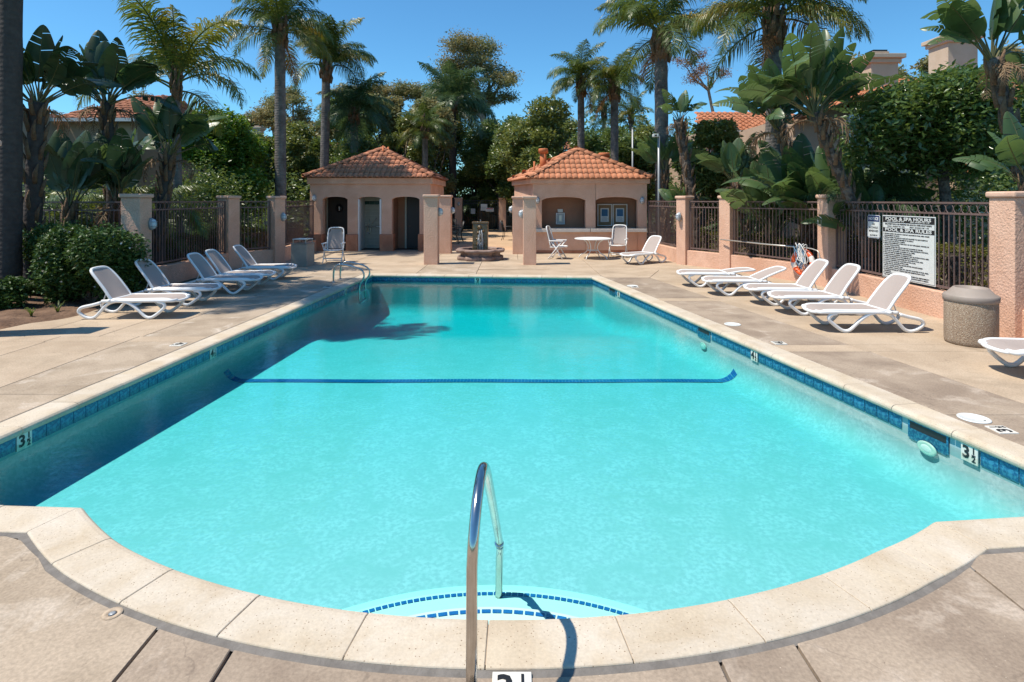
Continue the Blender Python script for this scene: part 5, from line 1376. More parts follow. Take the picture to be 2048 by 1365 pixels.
for key, m_ in (('g','frond'),('y','frond_y'),('d','frond_dark')):
    FR[key] = [frond_mesh('frond', 1.0*2.6, el, dr_, 10+i, M[m_]) for i, (el, dr_) in enumerate(((84,70),(72,95),(60,120),(46,120),(30,115),(12,100),(-12,70)))]
DEAD = [frond_mesh('dead_frond', 1.7, -35, 50, 71, M['frond_dead'], nl=34, ll=.4), frond_mesh('dead_frond', 1.5, -62, 20, 72, M['frond_dead'], nl=30, ll=.35)]
def palm(px, d, zc, wpx, Lf, label, key='g', seed=1, nf=26, boots=.8, base_px=None, trunk='trunk', dead=0, lo=-12, weights=None, lean=0, base_d=None, top_r=.7):
    rr = random.Random(seed); x = xat(px, d); r = wpx/FPX*d/2
    bx = xat(base_px, d)-x if base_px else 0
    e = empty('palm_tree', (x, d, 0), 0, label, 'palm tree', 'queen palms around the pool')
    n = 26; pts_ = [(bx*(1-t/n)**1.3, 0, -.1+(zc-boots+.1)*t/n) for t in range(n+1)]
    mb = MB(); mb.tube(pts_, [r*(1.25 if t == 0 else (1.08-.12*t/n)*(1+.035*math.sin(t*2.3+seed))) for t in range(n+1)], 14, cap=False); mb.obj('trunk', M[trunk], e)
    b = MB()
    for k in range(16):
        a = k*2.4; z = zc-boots-.15+.06*k; q = r*1.0
        b.tube([(q*math.cos(a),q*math.sin(a),z),(q*1.35*math.cos(a),q*1.35*math.sin(a),z+.25),(q*1.15*math.cos(a+.2),q*1.15*math.sin(a+.2),z+.5)], [r*.42,r*.36,r*.12], 6)
    b.tube([(0,0,zc-boots-.2),(0,0,zc-boots*.5),(0,0,zc+.15)], [r*.95,r*1.15,r*.5], 10)
    b.obj('crown_boots', M['boot'], e)
    for k in range(nf):
        t = k/nf; i = min(6, int(t*6.2+rr.uniform(0,.8)))
        if weights: i = rr.choices(range(7), weights)[0]
        s = Lf/2.6*rr.uniform(.85,1.1)
        kk = key
        if key == 'g' and rr.random() < .18: kk = 'y'
        if key == 'y': kk = 'y' if (i >= 3 or rr.random() < .3) else 'g'
        link('frond', FR[kk][i], e, loc=(rr.uniform(-.05,.05), rr.uniform(-.05,.05), zc-.15-.25*t), rot=(rr.uniform(-.12,.12), rr.uniform(-.08,.08), k*2.399+rr.uniform(-.25,.25)), scale=s)
    for k in range(dead):
        link('dead_frond', DEAD[k%2], e, loc=(0,0,zc-.5), rot=(0,0,rr.uniform(0,6.28)), scale=rr.uniform(.8,1.2))
    return e
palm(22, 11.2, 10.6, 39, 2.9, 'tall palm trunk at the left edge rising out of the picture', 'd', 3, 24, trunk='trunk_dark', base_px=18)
palm(352, 16.6, zat(158,16.6), 16, 3.1, 'left palm with yellowed frond tips spreading over the paddle leaves', 'y', 8, 13, .5, base_px=360, weights=(5,5,3,2,1.2,.4,0))
palm(560, 21.4, zat(48,21.4), 21, 2.45, 'tall palm left of the restroom building cut by the top of the photo', 'g', 12, 24, .75, dead=1, base_px=562)
palm(652, 28, zat(128,28), 17, 3.1, 'palm with a thin grey trunk just left of the restroom roof', 'g', 15, 22, .8, base_px=645, weights=(3,3,3,3,2,1.5,.6))
palm(708, 29.5, zat(222,29.5), 15, 2.7, 'low dark palm rising behind the restroom roof', 'd', 17, 24, .6, base_px=716)
palm(905, 39.5, zat(205,39.5), 15, 3.9, 'dark drooping palm behind the gap between the two shelters', 'd', 19, 28, .6, weights=(2,2,2,3,3,4,4), trunk='trunk_dark')
palm(850, 31, zat(255,31), 12, 2.0, 'pale green palm right of the restroom roof', 'g', 21, 20, .5)
palm(1162, 28, zat(152,28), 14, 2.1, 'left one of the two slim palms behind the counter shelter', 'g', 23, 26, .9, dead=1)
palm(1229, 27, zat(160,27), 16, 2.05, 'right one of the two slim palms behind the counter shelter', 'g', 25, 24, .9, dead=1)
palm(1322, 21.6, zat(62,21.6), 27, 3.5, 'big palm right of the counter shelter with fronds reaching out of the photo', 'g', 28, 18, 1.0, dead=2, base_px=1326, weights=(2,2,3,3,3,2,.6))
palm(1548, 16.4, zat(25,16.4), 30, 3.0, 'big palm behind the right paddle plant with fronds above the photo', 'g', 33, 22, .9, dead=2, base_px=1545, weights=(2,2,2,3,3,3,1.5))
palm(1208, 45, zat(225,45), 8, 2.4, 'small distant palm seen between the two slim palms', 'd', 35, 16, .5)
palm(1262, 44, zat(232,44), 8, 2.4, 'small distant palm right of the slim palms', 'g', 36, 14, .5)

# ---------------- paddle-leaved plants (giant bird of paradise)
def paddle_mesh(name, m_, seed, petl=1.0, L_=1.25, W_=.42, arch=50, splits=5, fold=.35):
    """petiole rising along +z and bending to +x, then a blade split along its veins. material 0 leaf, 1 petiole"""
    rr = random.Random(seed); n = 22; a = R(90); pos = Vector((0,0,0)); P_ = []; mb = MB(); mb.mi = 1
    total = petl+L_; N_ = 30; T = []
    for i in range(N_+1):
        P_.append(pos.copy()); t = i/N_; a = R(90)-R(arch)*(t**1.6); T.append(Vector((math.cos(a),0,math.sin(a)))); pos = pos+T[-1]*(total/N_)
    k0 = int(N_*petl/total)
    mb.tube(P_[:k0+2], [.026-.012*i/(k0+1) for i in range(k0+2)], 6, cap=False); mb.tube(P_[k0:], [.014*(1-.8*i/(N_-k0)) for i in range(N_-k0+1)], 5, cap=False)
    mb.mi = 0; mb.smooth = True
    nb = 34
    def at(t):
        f = (k0+t*(N_-k0)); i = min(N_-1, int(f)); return P_[i].lerp(P_[i+1], f-i), T[min(N_, i)]
    for s in (-1, 1):
        cuts = sorted(rr.sample(range(3, nb-2), splits)); droop = 0; curd = rr.uniform(-.05,.1); prev = None
        for i in range(nb):
            if i in cuts: prev = None; curd = rr.uniform(-.08,.30)
            def row(t, shrink=0):
                p, tt = at(t); w_ = W_/2*(math.sin(math.pi*min(1, t**.62))**.62)*(1-.10*t)
                S = Vector((0,s,0)); U = S.cross(tt)*s; U = -U if U.z < 0 and abs(tt.z) < .99 else U
                nrm = Vector((-tt.z,0,tt.x)); 
                return [p+S*(w_*q)*math.cos(fold)+nrm*(w_*q*math.sin(fold)*(1-1.0*q))-nrm*(w_*q*q*(curd))+tt*(.25*w_*q) for q in (0,.35,.7,1)]
            t0, t1 = i/nb, (i+1)/nb
            gap = .35/nb if (i+1) in cuts else 0
            r0 = prev or row(t0); r1 = row(t1-gap)
            if s > 0: f = [(q, q+1, 5+q, 4+q) for q in range(3)]
            else: f = [(q+1, q, 4+q, 5+q) for q in range(3)]
            mb.add(r0+r1, f); prev = r1
    me = mb.mesh(name, [M[m_], M['petiole']])
    bm = bmesh.new(); bm.from_mesh(me); bmesh.ops.remove_doubles(bm, verts=bm.verts, dist=1e-5); bm.to_mesh(me); bm.free()
    return me
PD = {k: [paddle_mesh('leaf', m_, 5+i, pl, L_, W_, ar, sp) for i, (pl, L_, W_, ar, sp) in enumerate(((.6,1.25,.68,18,3),(.65,1.3,.64,45,6),(.7,1.2,.60,75,8),(.5,1.1,.70,10,2),(.8,1.2,.56,105,9)))]
      for k, m_ in (('m','paddle'),('p','paddle_pale'),('k','paddle_dark'))}
DL = [frond_mesh('dead_leaf', 1.2, 20, 150, 90+i, M['straw'], nl=16, ll=.28, plum=.9) for i in range(2)]
def paddle_plant(px, d, z0, label, key='m', s=1.0, n=11, seed=1, fan=0, spread=80, base_px=None, trunk_r=.14, dead=3, straight=False, mid=None, dy=0):
    """fan: direction of the fan plane (0 = across the view)"""
    rr = random.Random(seed); x = xat(px, d)
    e = empty('paddle_plant', (x, d, 0), 0, label, 'bird of paradise', 'tall paddle leaved plants behind the fences')
    bx = xat(base_px, d)-x if base_px else 0
    if z0 > .4:
        P_ = smooth_path([(bx,0,-.1),(bx*.85,0,z0*.35),(bx*.35,0,z0*.75),(0,0,z0+.1)], 6); k = len(P_)
        m = MB(); m.tube(P_, [trunk_r*(1.15-.25*i/(k-1))*(1+.08*math.sin(i*1.9)) for i in range(k)], 9); m.obj('trunk', M['bark'] if key != 'k' else M['trunk_dark'], e)
        m = MB()
        for i in range(34):
            f_ = 1-(i/34)*.75; zz = z0*f_; j_ = min(k-2, int(f_*(k-1))); c_ = P_[j_]; a = i*2.4; q = trunk_r*.95
            m.tube([(c_.x+q*math.cos(a)*.8,q*math.sin(a)*.8,c_.z-.1),(c_.x+q*1.25*math.cos(a),q*1.25*math.sin(a),c_.z+.12),(c_.x+q*1.6*math.cos(a+.2),q*1.6*math.sin(a+.2),c_.z+.30)], [.05,.045,.012], 5)
        m.obj('leaf_sheaths', M['boot'], e)
    n = int(n*1.35)
    for i in range(n):
        t = (i+.5)/n*2-1; tilt = t*spread+rr.uniform(-9,9)
        v = 0 if abs(tilt) < 18 and rr.random() < .5 else rr.choice((0,1,1,3)) if abs(tilt) < 40 else rr.choice((1,2,2,4))
        sg_ = 1 if tilt > 0 else -1
        mw = (Matrix.Translation((0, rr.uniform(-.06,.06), z0)) @ Matrix.Rotation(R(fan)+rr.uniform(-.35,.35), 4, 'Z') @
              Matrix.Rotation(R(abs(tilt)*.62)*sg_, 4, 'Y') @ Matrix.Rotation((sg_*rr.uniform(.3,1.35) if rr.random() < .5 else -sg_*rr.uniform(.3,1.35))+(0 if sg_ > 0 else math.pi), 4, 'Z') @ Matrix.Scale(s*rr.uniform(.82,1.1), 4))
        link('leaf', PD[key if rr.random() < .8 else ('p' if key == 'm' else 'm')][v], e, mw=mw)
    for i in range(dead):
        link('dead_leaf', DL[i%2], e, mw=Matrix.Translation((0,0,z0-.1)) @ Matrix.Rotation(rr.uniform(0,6.28),4,'Z') @ Matrix.Scale(s*rr.uniform(.7,1), 4))
    return e
# left group
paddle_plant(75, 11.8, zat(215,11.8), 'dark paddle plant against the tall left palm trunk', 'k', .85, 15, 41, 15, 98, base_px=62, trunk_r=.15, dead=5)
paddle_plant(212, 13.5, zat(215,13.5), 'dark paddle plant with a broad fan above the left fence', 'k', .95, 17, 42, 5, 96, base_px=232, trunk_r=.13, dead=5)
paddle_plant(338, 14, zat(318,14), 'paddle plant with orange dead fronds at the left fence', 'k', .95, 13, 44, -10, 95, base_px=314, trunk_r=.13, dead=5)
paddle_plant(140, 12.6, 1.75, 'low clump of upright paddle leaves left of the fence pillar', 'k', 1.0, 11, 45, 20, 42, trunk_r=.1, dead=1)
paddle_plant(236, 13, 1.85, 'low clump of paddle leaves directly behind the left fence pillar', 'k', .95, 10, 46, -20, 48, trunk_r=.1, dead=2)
# right group
paddle_plant(1628, 12.6, zat(235,12.6), 'large leaning paddle plant behind the right fence', 'm', 1.0, 20, 51, 0, 98, base_px=1742, trunk_r=.105, dead=4)
paddle_plant(1555, 14.8, zat(262,14.8), 'blue green paddle crown in front of the big right palm', 'm', 1.0, 17, 59, 25, 98, base_px=1640, trunk_r=.10, dead=2)
paddle_plant(1612, 14.9, 1.3, 'broad paddle leaves right behind the ring pillar', 'm', 1.25, 12, 62, 15, 70, trunk_r=.1, dead=1)
paddle_plant(1700, 13.9, 1.3, 'paddle leaves between the leaning trunk and the notice sign', 'm', 1.15, 11, 63, -15, 80, trunk_r=.1, dead=1)
paddle_plant(1655, 14.4, .9, 'dense low paddle leaf clump behind the hook pole fence', 'm', 1.3, 14, 52, 10, 62, trunk_r=.1, dead=1)
paddle_plant(1545, 16, .9, 'pale upright paddle leaves left of the dense clump', 'p', 1.25, 10, 53, -10, 60, trunk_r=.1, dead=1)
paddle_plant(1735, 13, 1.0, 'paddle leaves reaching right under the glossy tree', 'm', .85, 8, 60, 5, 85, trunk_r=.1, dead=1)
paddle_plant(1470, 17.4, zat(372,17.4), 'slender paddle plant with pale leaves right of the leaning trunk', 'p', .9, 9, 54, 0, 75, base_px=1500, trunk_r=.09, dead=3)
paddle_plant(1358, 19, zat(245,19), 'paddle plant with a bent grey trunk beside the big palm', 'm', .62, 7, 55, 0, 70, base_px=1392, trunk_r=.15, dead=5)
paddle_plant(1330, 21.2, zat(345,21.2), 'paddle leaves hanging over the corner of the counter shelter roof', 'm', .9, 9, 56, 0, 85, trunk_r=.1, dead=1)
paddle_plant(1368, 19.6, 1.5, 'low paddle leaf clump behind the second right pillar', 'm', .68, 8, 57, 10, 60, trunk_r=.08, dead=0)
paddle_plant(1985, 9.9, zat(128,9.9), 'tall curved paddle plant at the right edge with torn leaves against the sky', 'm', .86, 11, 58, 8, 98, base_px=2085, trunk_r=.10, dead=5)
paddle_plant(2062, 9.0, zat(385,9.0), 'paddle leaves entering at the right edge above the fence pillar', 'm', .66, 8, 61, 0, 75, trunk_r=.1, dead=1)

# ---------------- broadleaf trees
tree(432, 21, zat(212,21), 1.0, 92, 26000, .13, 'leaf_ficus', 'bright green rounded tree left of the tall palms', seed=61, nc=22, trunk_r=.2, shell=.6)
tree(300, 24, zat(262,24), 1.2, 70, 9000, .15, 'leaf_dark', 'dark tree behind the left paddle plants', seed=62)
tree(520, 30, zat(262,30), 1.2, 62, 16000, .16, 'leaf_mag', 'glossy dull green tree left of the tall palm', seed=63, nc=16)
tree(602, 31, zat(242,31), 1.0, 60, 16000, .16, 'leaf_mag', 'glossy dull green tree between the tall palm and restroom roof', seed=64, nc=16)
tree(690, 34, zat(188,34), 2.0, 58, 16000, .17, 'leaf_dark', 'dark tree rising behind the low palm', seed=65, nc=16)
tree(768, 38, zat(180,38), 2.0, 60, 16000, .2, 'leaf_euc', 'olive tree top behind the peak of the restroom roof', seed=66, nc=16)
tree(812, 33, zat(218,33), 1.6, 48, 14000, .16, 'leaf_mag', 'glossy tree right behind the restroom roof', seed=67, nc=14)
tree(738, 30, zat(275,30), 1.2, 58, 14000, .16, 'leaf_dark', 'dark low tree against the restroom roof', seed=78, nc=14)
tree(870, 36, zat(190,36), 2.0, 50, 12000, .18, 'leaf_euc', 'olive tree behind the pale palm', seed=68, nc=14)
tree(1000, 40, zat(255,40), 1.2, 62, 20000, .17, 'leaf_mag', 'glossy magnolia left of the counter shelter roof', seed=69, nc=18, trunk_r=.14)
tree(1075, 30, zat(198,30), 1.6, 70, 24000, .17, 'leaf_mag', 'tall glossy magnolia behind the left slope of the counter shelter', seed=70, nc=20, trunk_r=.16)
tree(955, 41, zat(300,41), .8, 40, 9000, .17, 'leaf_dark', 'dark low tree behind the far gate', seed=71, nc=10)
tree(1180, 34, zat(262,34), 1.6, 62, 14000, .18, 'leaf_dark', 'dark tree behind the slim palms', seed=72, nc=14)
tree(1275, 30, zat(268,30), 1.2, 62, 16000, .17, 'leaf_dark', 'dark leafy tree right of the counter shelter roof', seed=73, nc=16)
tree(1420, 22, zat(235,22), 1.4, 58, 15000, .14, 'leaf_mag', 'small leaved tree left of the far house roof', seed=74, nc=16, trunk_px=1400)
tree(1365, 25, zat(262,25), 1.2, 45, 9000, .15, 'leaf_dark', 'dark tree between big palm and bent paddle trunk', seed=79, nc=12)
tree(1872, 12.6, zat(128,12.6), zat(385,12.6)+.3, 160, 17000, .125, 'leaf_citrus', 'large glossy leaved tree in front of the right house', seed=75, nc=19, trunk_px=1905, trunk_r=.13, shell=.45, asp=.42, depth=.7)
tree(2030, 16, zat(205,16), 1.8, 62, 7000, .13, 'leaf_citrus', 'dark glossy tree filling in at the right edge', seed=76, nc=12)
tree(1735, 45, zat(108,45), zat(230,45), 75, 9000, .3, 'leaf_euc', 'olive eucalyptus top behind the first chimney', seed=77, nc=14)
tree(2020, 48, zat(92,48), zat(230,48), 65, 9000, .3, 'leaf_euc', 'olive eucalyptus top at the right edge behind the second chimney', seed=80, nc=14)
tree(1880, 50, zat(110,50), zat(230,50), 55, 7000, .3, 'leaf_euc', 'olive treetop between the two chimneys', seed=81, nc=12)
# tall eucalyptus with open crown
def eucalyptus(px, d, clumps_px, label, key='leaf_euc', n=12000, seed=1, base_px=None, r0=.35, size=.3, bark='palebark', asp=.35):
    rg = np.random.default_rng(seed); x = xat(px, d); e = empty('eucalyptus_tree', (x, d, 0), 0, label, 'tree', 'tall open trees in the distance')
    cl = []
    for (cx, cy, rx, ry) in clumps_px:
        cl.append((xat(cx,d)-x, rg.uniform(-1.5,1.5), zat(cy,d), rx/FPX*d, rx/FPX*d, ry/FPX*d))
    P = clump_points(cl, n, rg, .3, .28*size/.3*1.2); link('crown', leaf_mesh('crown', P, size, M[key], seed+3, asp), e)
    bx = xat(base_px or px, d)-x; fz_ = min(c[2] for c in cl)-.5
    mb = MB(); tp = smooth_path([(bx,0,-.1),(bx*.8+.2,0,fz_*.5),(bx*.3,0,fz_)],6); k = len(tp); mb.tube(tp, [r0*(1.1-.5*i/(k-1)) for i in range(k)], 8, cap=False)
    limbs(mb, (bx*.3,0,fz_), [(c[0],c[1],c[2]) for c in cl], r0*.42, random.Random(seed), .25); mb.obj('trunk', M[bark], e)
eucalyptus(945, 60, [(925,95,40,24),(965,92,34,24),(905,130,34,26),(950,130,34,20),(985,135,28,18),(890,165,30,20),(1000,165,32,16),(1020,150,20,12),(930,175,36,18),(980,195,30,14),(895,205,34,20),(1015,190,18,10),(940,215,40,18),(880,190,22,16)],
           'tallest tree of the skyline with a domed open crown between the shelters', n=26000, seed=91, base_px=1000, r0=.5)
eucalyptus(585, 62, [(580,185,18,14),(600,205,18,12),(560,215,20,14),(610,225,14,9),(540,235,22,14),(590,240,22,12),(565,250,30,14)], 'open eucalyptus crown right of the tall left palm', n=9000, seed=92, base_px=600)
eucalyptus(540, 70, [(535,205,16,18),(520,235,26,16),(500,245,20,12)], 'smaller eucalyptus crown left of the tall palm trunk', n=6000, seed=93, base_px=560)
eucalyptus(790, 66, [(760,185,26,14),(800,180,34,16),(840,185,28,16),(700,190,26,14),(730,200,26,14)], 'low olive treetops on the skyline behind the restroom roof', n=12000, seed=94)
eucalyptus(1405, 34, [(1400,108,20,8),(1420,125,18,10),(1370,135,16,9),(1440,150,16,9),(1390,150,20,8),(1355,120,12,6),(1375,165,18,8)], 'sparse bare limbed tree with rusty leaves right of the big palm', 'leaf_rust', 2600, 95, 1445, .14, .13)
eucalyptus(280, 50, [(285,205,10,7),(250,215,14,6),(278,195,8,5)], 'small treetop above the left house roof', n=1500, seed=96)

# ---------------- a belt of distant trees and the shrubs behind the fence
def belt(name, x0, x1, d0, d1, zlo, zhi, n, size, key, seed, kind='stuff'):
    rg = np.random.default_rng(seed); k = int((x1-x0)/2.2); cl = []
    for i in range(k):
        x = x0+(x1-x0)*(i+rg.uniform(0,1))/k; r = rg.uniform(1.2,2.2); top = rg.uniform(zlo, zhi)
        for z in np.arange(.3, top-.6, 1.5): cl.append((x+rg.uniform(-.6,.6), rg.uniform(d0,d1), z+rg.uniform(0,.6), r, 1.2, 1.2))
    P = clump_points(cl, n, rg, .4, 0); o = link(name, leaf_mesh(name, P, size, M[key], seed, .5)); o['kind'] = kind; return o
belt('distant_trees', -60, 62, 66, 74, 8.0, 12.5, 52000, .5, 'leaf_dark', 101)
belt('background_foliage', -34, -3, 40, 44, 5.0, 7.8, 38000, .26, 'leaf_dark', 102)
belt('background_foliage', 1.5, 30, 40, 44, 4.5, 6.4, 30000, .26, 'leaf_dark', 103)
belt('background_foliage', -3.4, 1.5, 43, 46, 4.0, 7.0, 8000, .24, 'leaf_mag', 104)
belt('background_foliage', -24, -9, 24, 27, 2.2, 3.6, 12000, .17, 'leaf_dark', 105)
belt('background_foliage', 9, 26, 18.5, 21, 1.6, 2.6, 8000, .15, 'leaf_dark', 106)
belt('background_foliage', 6.2, 12, 22.5, 25, 2.6, 4.2, 9000, .15, 'leaf_dark', 107)
belt('background_foliage', -22, -10.2, 14.5, 19, 2.0, 3.4, 30000, .12, 'leaf_dark', 108)
belt('background_foliage', 9.8, 17, 12.5, 16, 1.6, 3.0, 16000, .12, 'leaf_dark', 109)
def hedge(a, b, w_, z0, z1, label, seed, n=6000, size=.06, key='leaf_hedge', name='hedge', wob=.1):
    rg = np.random.default_rng(seed); a, b = np.array(a), np.array(b); d = b-a; L_ = np.linalg.norm(d); u = d/L_; v = np.array([-u[1], u[0]])
    t = rg.uniform(0,L_,n); s = rg.uniform(-1,1,n); q = rg.uniform(0,1,n)
    top = z1+wob*np.sin(t*2.1+seed)*.5+wob*rg.normal(size=n)*.35
    face = rg.uniform(0,1,n) < .5
    z = np.where(face, z0+(top-z0)*q, top-.06*q); ss = np.where(face, np.sign(s)*(1-.15*rg.uniform(0,1,n)), s)*w_/2
    P = np.stack([a[0]+u[0]*t+v[0]*ss, a[1]+u[1]*t+v[1]*ss, z], 1)
    e = empty(name, (float(a[0]), float(a[1]), 0), 0, label, 'hedge', 'low hedges behind the fences')
    P[:,0] -= a[0]; P[:,1] -= a[1]
    link('leaves', leaf_mesh('leaves', P, size, M[key], seed, .5), e)
    m = MB(); ang = math.atan2(u[1], u[0]); m.box(.05, L_-.05, -w_/2+.10, w_/2-.10, z0, z1-.12, Matrix.Rotation(ang,4,'Z')); m.obj('twigs', M['bark'], e)
hedge((-9.5,14.2), (-9.4,17.4), .8, .1, .95, 'yellow green hedge behind the middle left fence', 111, 11000)
hedge((-9.2,17.8), (-8.6,23), .8, .1, 1.0, 'yellow green hedge beside the restroom building', 112, 8000)
hedge((8.35,4.5), (8.5,10.4), .8, .1, 1.15, 'green and yellow hedge behind the rules sign fence', 113, 12000)
hedge((8.5,10.8), (8.2,14.3), .8, .1, 1.05, 'reddish green hedge behind the hook pole fence', 114, 7000)
hedge((7.6,14.8), (6.3,21.5), .7, .1, .95, 'low hedge behind the short right fence panels', 115, 8000)
hedge((-14,13.6), (-9.2,13.7), .8, .1, 1.0, 'low hedge behind the fence left of the flowering bush', 116, 8000)
# flowering bush in front of the left fence
def bush(x, y, rx, ry, h, n, label, seed, flowers=0, key='leaf_bush', size=.075, z0=.0, name='flowering_bush', nc=20):
    rg = np.random.default_rng(seed); cl = []
    for i in range(nc):
        a = rg.uniform(0,6.28); q = rg.uniform(.2,.72); z = rg.uniform(.2,.8)
        s = .34
        cl.append((q*rx*math.cos(a), q*ry*math.sin(a), z0+h*z, rx*s, ry*s, h*.24))
    P = clump_points(cl, n, rg, .6, 0); P[:,2] = np.clip(P[:,2], .02, None)
    e = empty(name, (x, y, 0), 0, label, 'bush', 'bushes at the left edge of the deck')
    link('leaves', leaf_mesh('leaves', P, size, M[key], seed, .5), e)
    if flowers:
        Q_ = P[rg.integers(0, n, flowers)]; Q_ = Q_[Q_[:,1] < .2]; Q_ = Q_+np.array([0,-.04,.02])
        F_ = np.repeat(Q_, 5, 0)+rg.normal(size=(len(Q_)*5,3))*.008
        o = link('blossoms', leaf_mesh('blossoms', F_, .035, M['flower'], seed+1, .8, up=1.5), e); o['kind'] = 'stuff'
    m = MB()
    limbs(m, (0,0,0), [(c[0]*.7,c[1]*.7,c[2]*.9) for c in cl[:9]], .03, random.Random(seed)); m.obj('branches', M['bark'], e)
bush(-8.02, 11.0, 1.02, .85, 1.62, 36000, 'large dark flowering bush between the left palm and the fence pillar', 121, 130)
bush(-9.3, 11.9, .9, .8, 1.5, 14000, 'dark shrub filling the gap between the palm trunk and the fence', 124, 0)
bush(-9.75, 9.9, .55, .5, .95, 8000, 'small dark bush at the left edge beside the palm trunk', 122, 0, nc=10)
bush(-9.3, 10.5, .75, .5, .62, 6500, 'low dark shrub in the soil under the palm trunk', 123, 0, nc=10)
def tuft(x, y, s, label, seed, n=16, key='frond'):
    rr = random.Random(seed); mb = MB(); mb.smooth = True
    for i in range(n):
        a = rr.uniform(0,6.28); l = s*rr.uniform(.6,1.1); c_, s_ = math.cos(a), math.sin(a); b = .35+rr.uniform(0,.4); w_ = .012
        q = [(0,0),(l*.25*b,l*.5),(l*.7*b,l*.85),(l*1.1*b,l*.7)]
        V = []; 
        for k, (r_, z) in enumerate(q):
            ww_ = w_*(1-.3*k)
            V += [(r_*c_-s_*ww_, r_*s_+c_*ww_, z), (r_*c_+s_*ww_, r_*s_-c_*ww_, z)]
        mb.add(V, [(0,1,3,2),(2,3,5,4),(4,5,7,6)])
    o = mb.obj('grass_tuft', M[key], loc=(x,y,.0)); tag(o, label, 'plant', 'tufts in the soil under the bush')
tuft(-7.9, 10.0, .26, 'green strappy tuft in the soil in front of the bush', 131)
tuft(-8.15, 9.75, .2, 'smaller strappy tuft left of the green one', 132)
# low fan palms glimpsed behind the fences
def low_palm(px, d, s, label, seed, key='g', z=.3):
    rr = random.Random(seed); e = empty('low_palm', (xat(px,d), d, 0), 0, label, 'low palm', 'low feathery palms behind the fences')
    for k in range(14):
        link('frond', FR[key][rr.choice((1,2,3,3,4))], e, loc=(0,0,z), rot=(0,0,k*2.4), scale=s*rr.uniform(.8,1.1))
for i, (px, d, s, key, z) in enumerate(((170,14.6,.62,'g',.5),(272,15.5,.6,'g',.9),(70,13.4,.55,'y',.7),(395,17.5,.62,'d',.5),(455,19.5,.6,'g',.6),(1735,13.6,.7,'d',1.6),(1480,20,.6,'d',.7),(1005,39.4,.8,'y',1.6),(930,40,.7,'d',1.2))):
    low_palm(px, d, s, ['feathery low palm behind the left palm trunk','feathery low palm behind the left fence pillar','yellowish low palm at the left edge behind the fence','dark low palm behind the middle left fence','green low palm under the bright round tree','dark low palm under the glossy right tree','dark low palm in front of the far house','yellow tipped low palm beside the counter shelter','dark low palm behind the far gate'][i], 140+i, key, z)
# rocks beyond the gate
rr = random.Random(8)
for i in range(9):
    bm = bmesh.new(); bmesh.ops.create_icosphere(bm, subdivisions=2, radius=1)
    for v in bm.verts: v.co *= 1+rr.uniform(-.2,.16)
    me = bpy.data.meshes.new('rock'); bm.to_mesh(me); bm.free(); me.materials.append(M['rock'])
    s = rr.uniform(.4,.8); px = (965,985,1003,975,993,950,1012,938,1022)[i]
    o = link('boulder', me, loc=(xat(px,41+i*.2), 41+i*.2, .45+.55*(i in (3,4,0))), scale=(s,s*.7,s*.75)); tag(o, ('low tan boulder behind the left half of the far gate','tan boulder behind the middle of the far gate','tan boulder at the right post of the far gate','upper tan boulder of the pile behind the gate','highest boulder of the pile, right of centre behind the gate','leftmost tan boulder seen through the far gate bars','boulder behind the shaded far pillar','tan boulder between the far fence bars left of the gate','rightmost boulder peeking out by the counter shelter')[i], 'boulder', 'boulders behind the far gate')
    o.rotation_euler = (rr.uniform(0,3),)*3

# ================================================================== HOUSES
def far_roof(parent, faces, key, w_=.30, l_=.42):
    tl = barrel(l_+.08, w_-.02, .08, M[key], 4)
    base = MB()
    for f in faces: base.add(f, [tuple(range(len(f)))])
    rf = base.obj('roof', M[key], parent)
    for f in faces: roof_face(rf, f, tl, w_, l_, M[key], joined=True, name='roof_tiles')
    return rf
def window(parent, x, y, z, w_, h_, nx=2, nz=2, ang=0):
    f = MB(); T_ = Matrix.Translation((x,y,z)) @ Matrix.Rotation(ang,4,'Z')
    for q in ((-w_/2-.05,-w_/2,-h_/2-.05,h_/2+.05),(w_/2,w_/2+.05,-h_/2-.05,h_/2+.05),(-w_/2,w_/2,-h_/2-.05,-h_/2),(-w_/2,w_/2,h_/2,h_/2+.05)): f.box(q[0],q[1],-.05,-.001,q[2],q[3],T_)
    for i in range(1,nx): xx = -w_/2+w_*i/nx; f.box(xx-.015,xx+.015,-.035,-.001,-h_/2,h_/2,T_)
    for i in range(1,nz): zz = -h_/2+h_*i/nz; f.box(-w_/2,w_/2,-.03,-.002,zz-.012,zz+.012,T_)
    wo_ = f.obj('window', M['frame_white'], parent)
    MB().box(-w_/2,w_/2,-.012,-.003,-h_/2,h_/2,T_).obj('pane', M['window_glass'], wo_)
def chimney(parent, x, y, z0, z1, w_, dpt):
    c = MB(); c.box(x-w_/2,x+w_/2,y-dpt/2,y+dpt/2,z0,z1-.45); o = c.obj('chimney', M['chimney'], parent, bevel=.02)
    c = MB(); c.box(x-w_/2-.08,x+w_/2+.08,y-dpt/2-.08,y+dpt/2+.08,z1-.50,z1-.34); c.box(x-w_/2-.18,x+w_/2+.18,y-dpt/2-.18,y+dpt/2+.18,z1-.34,z1-.18); c.obj('chimney_cornice', M['chimney'], o, bevel=.02)
    c = MB(); c.box(x-w_*.30,x+w_*.30,y-dpt*.3,y+dpt*.3,z1-.18,z1-.02); c.obj('flue_cap', M['house'], o, bevel=.01)
    c = MB(); c.box(x-w_*.26,x+w_*.26,y-dpt*.26,y+dpt*.26,z1-.02,z1+.05); c.obj('spark_screen', M['blackiron'], o)
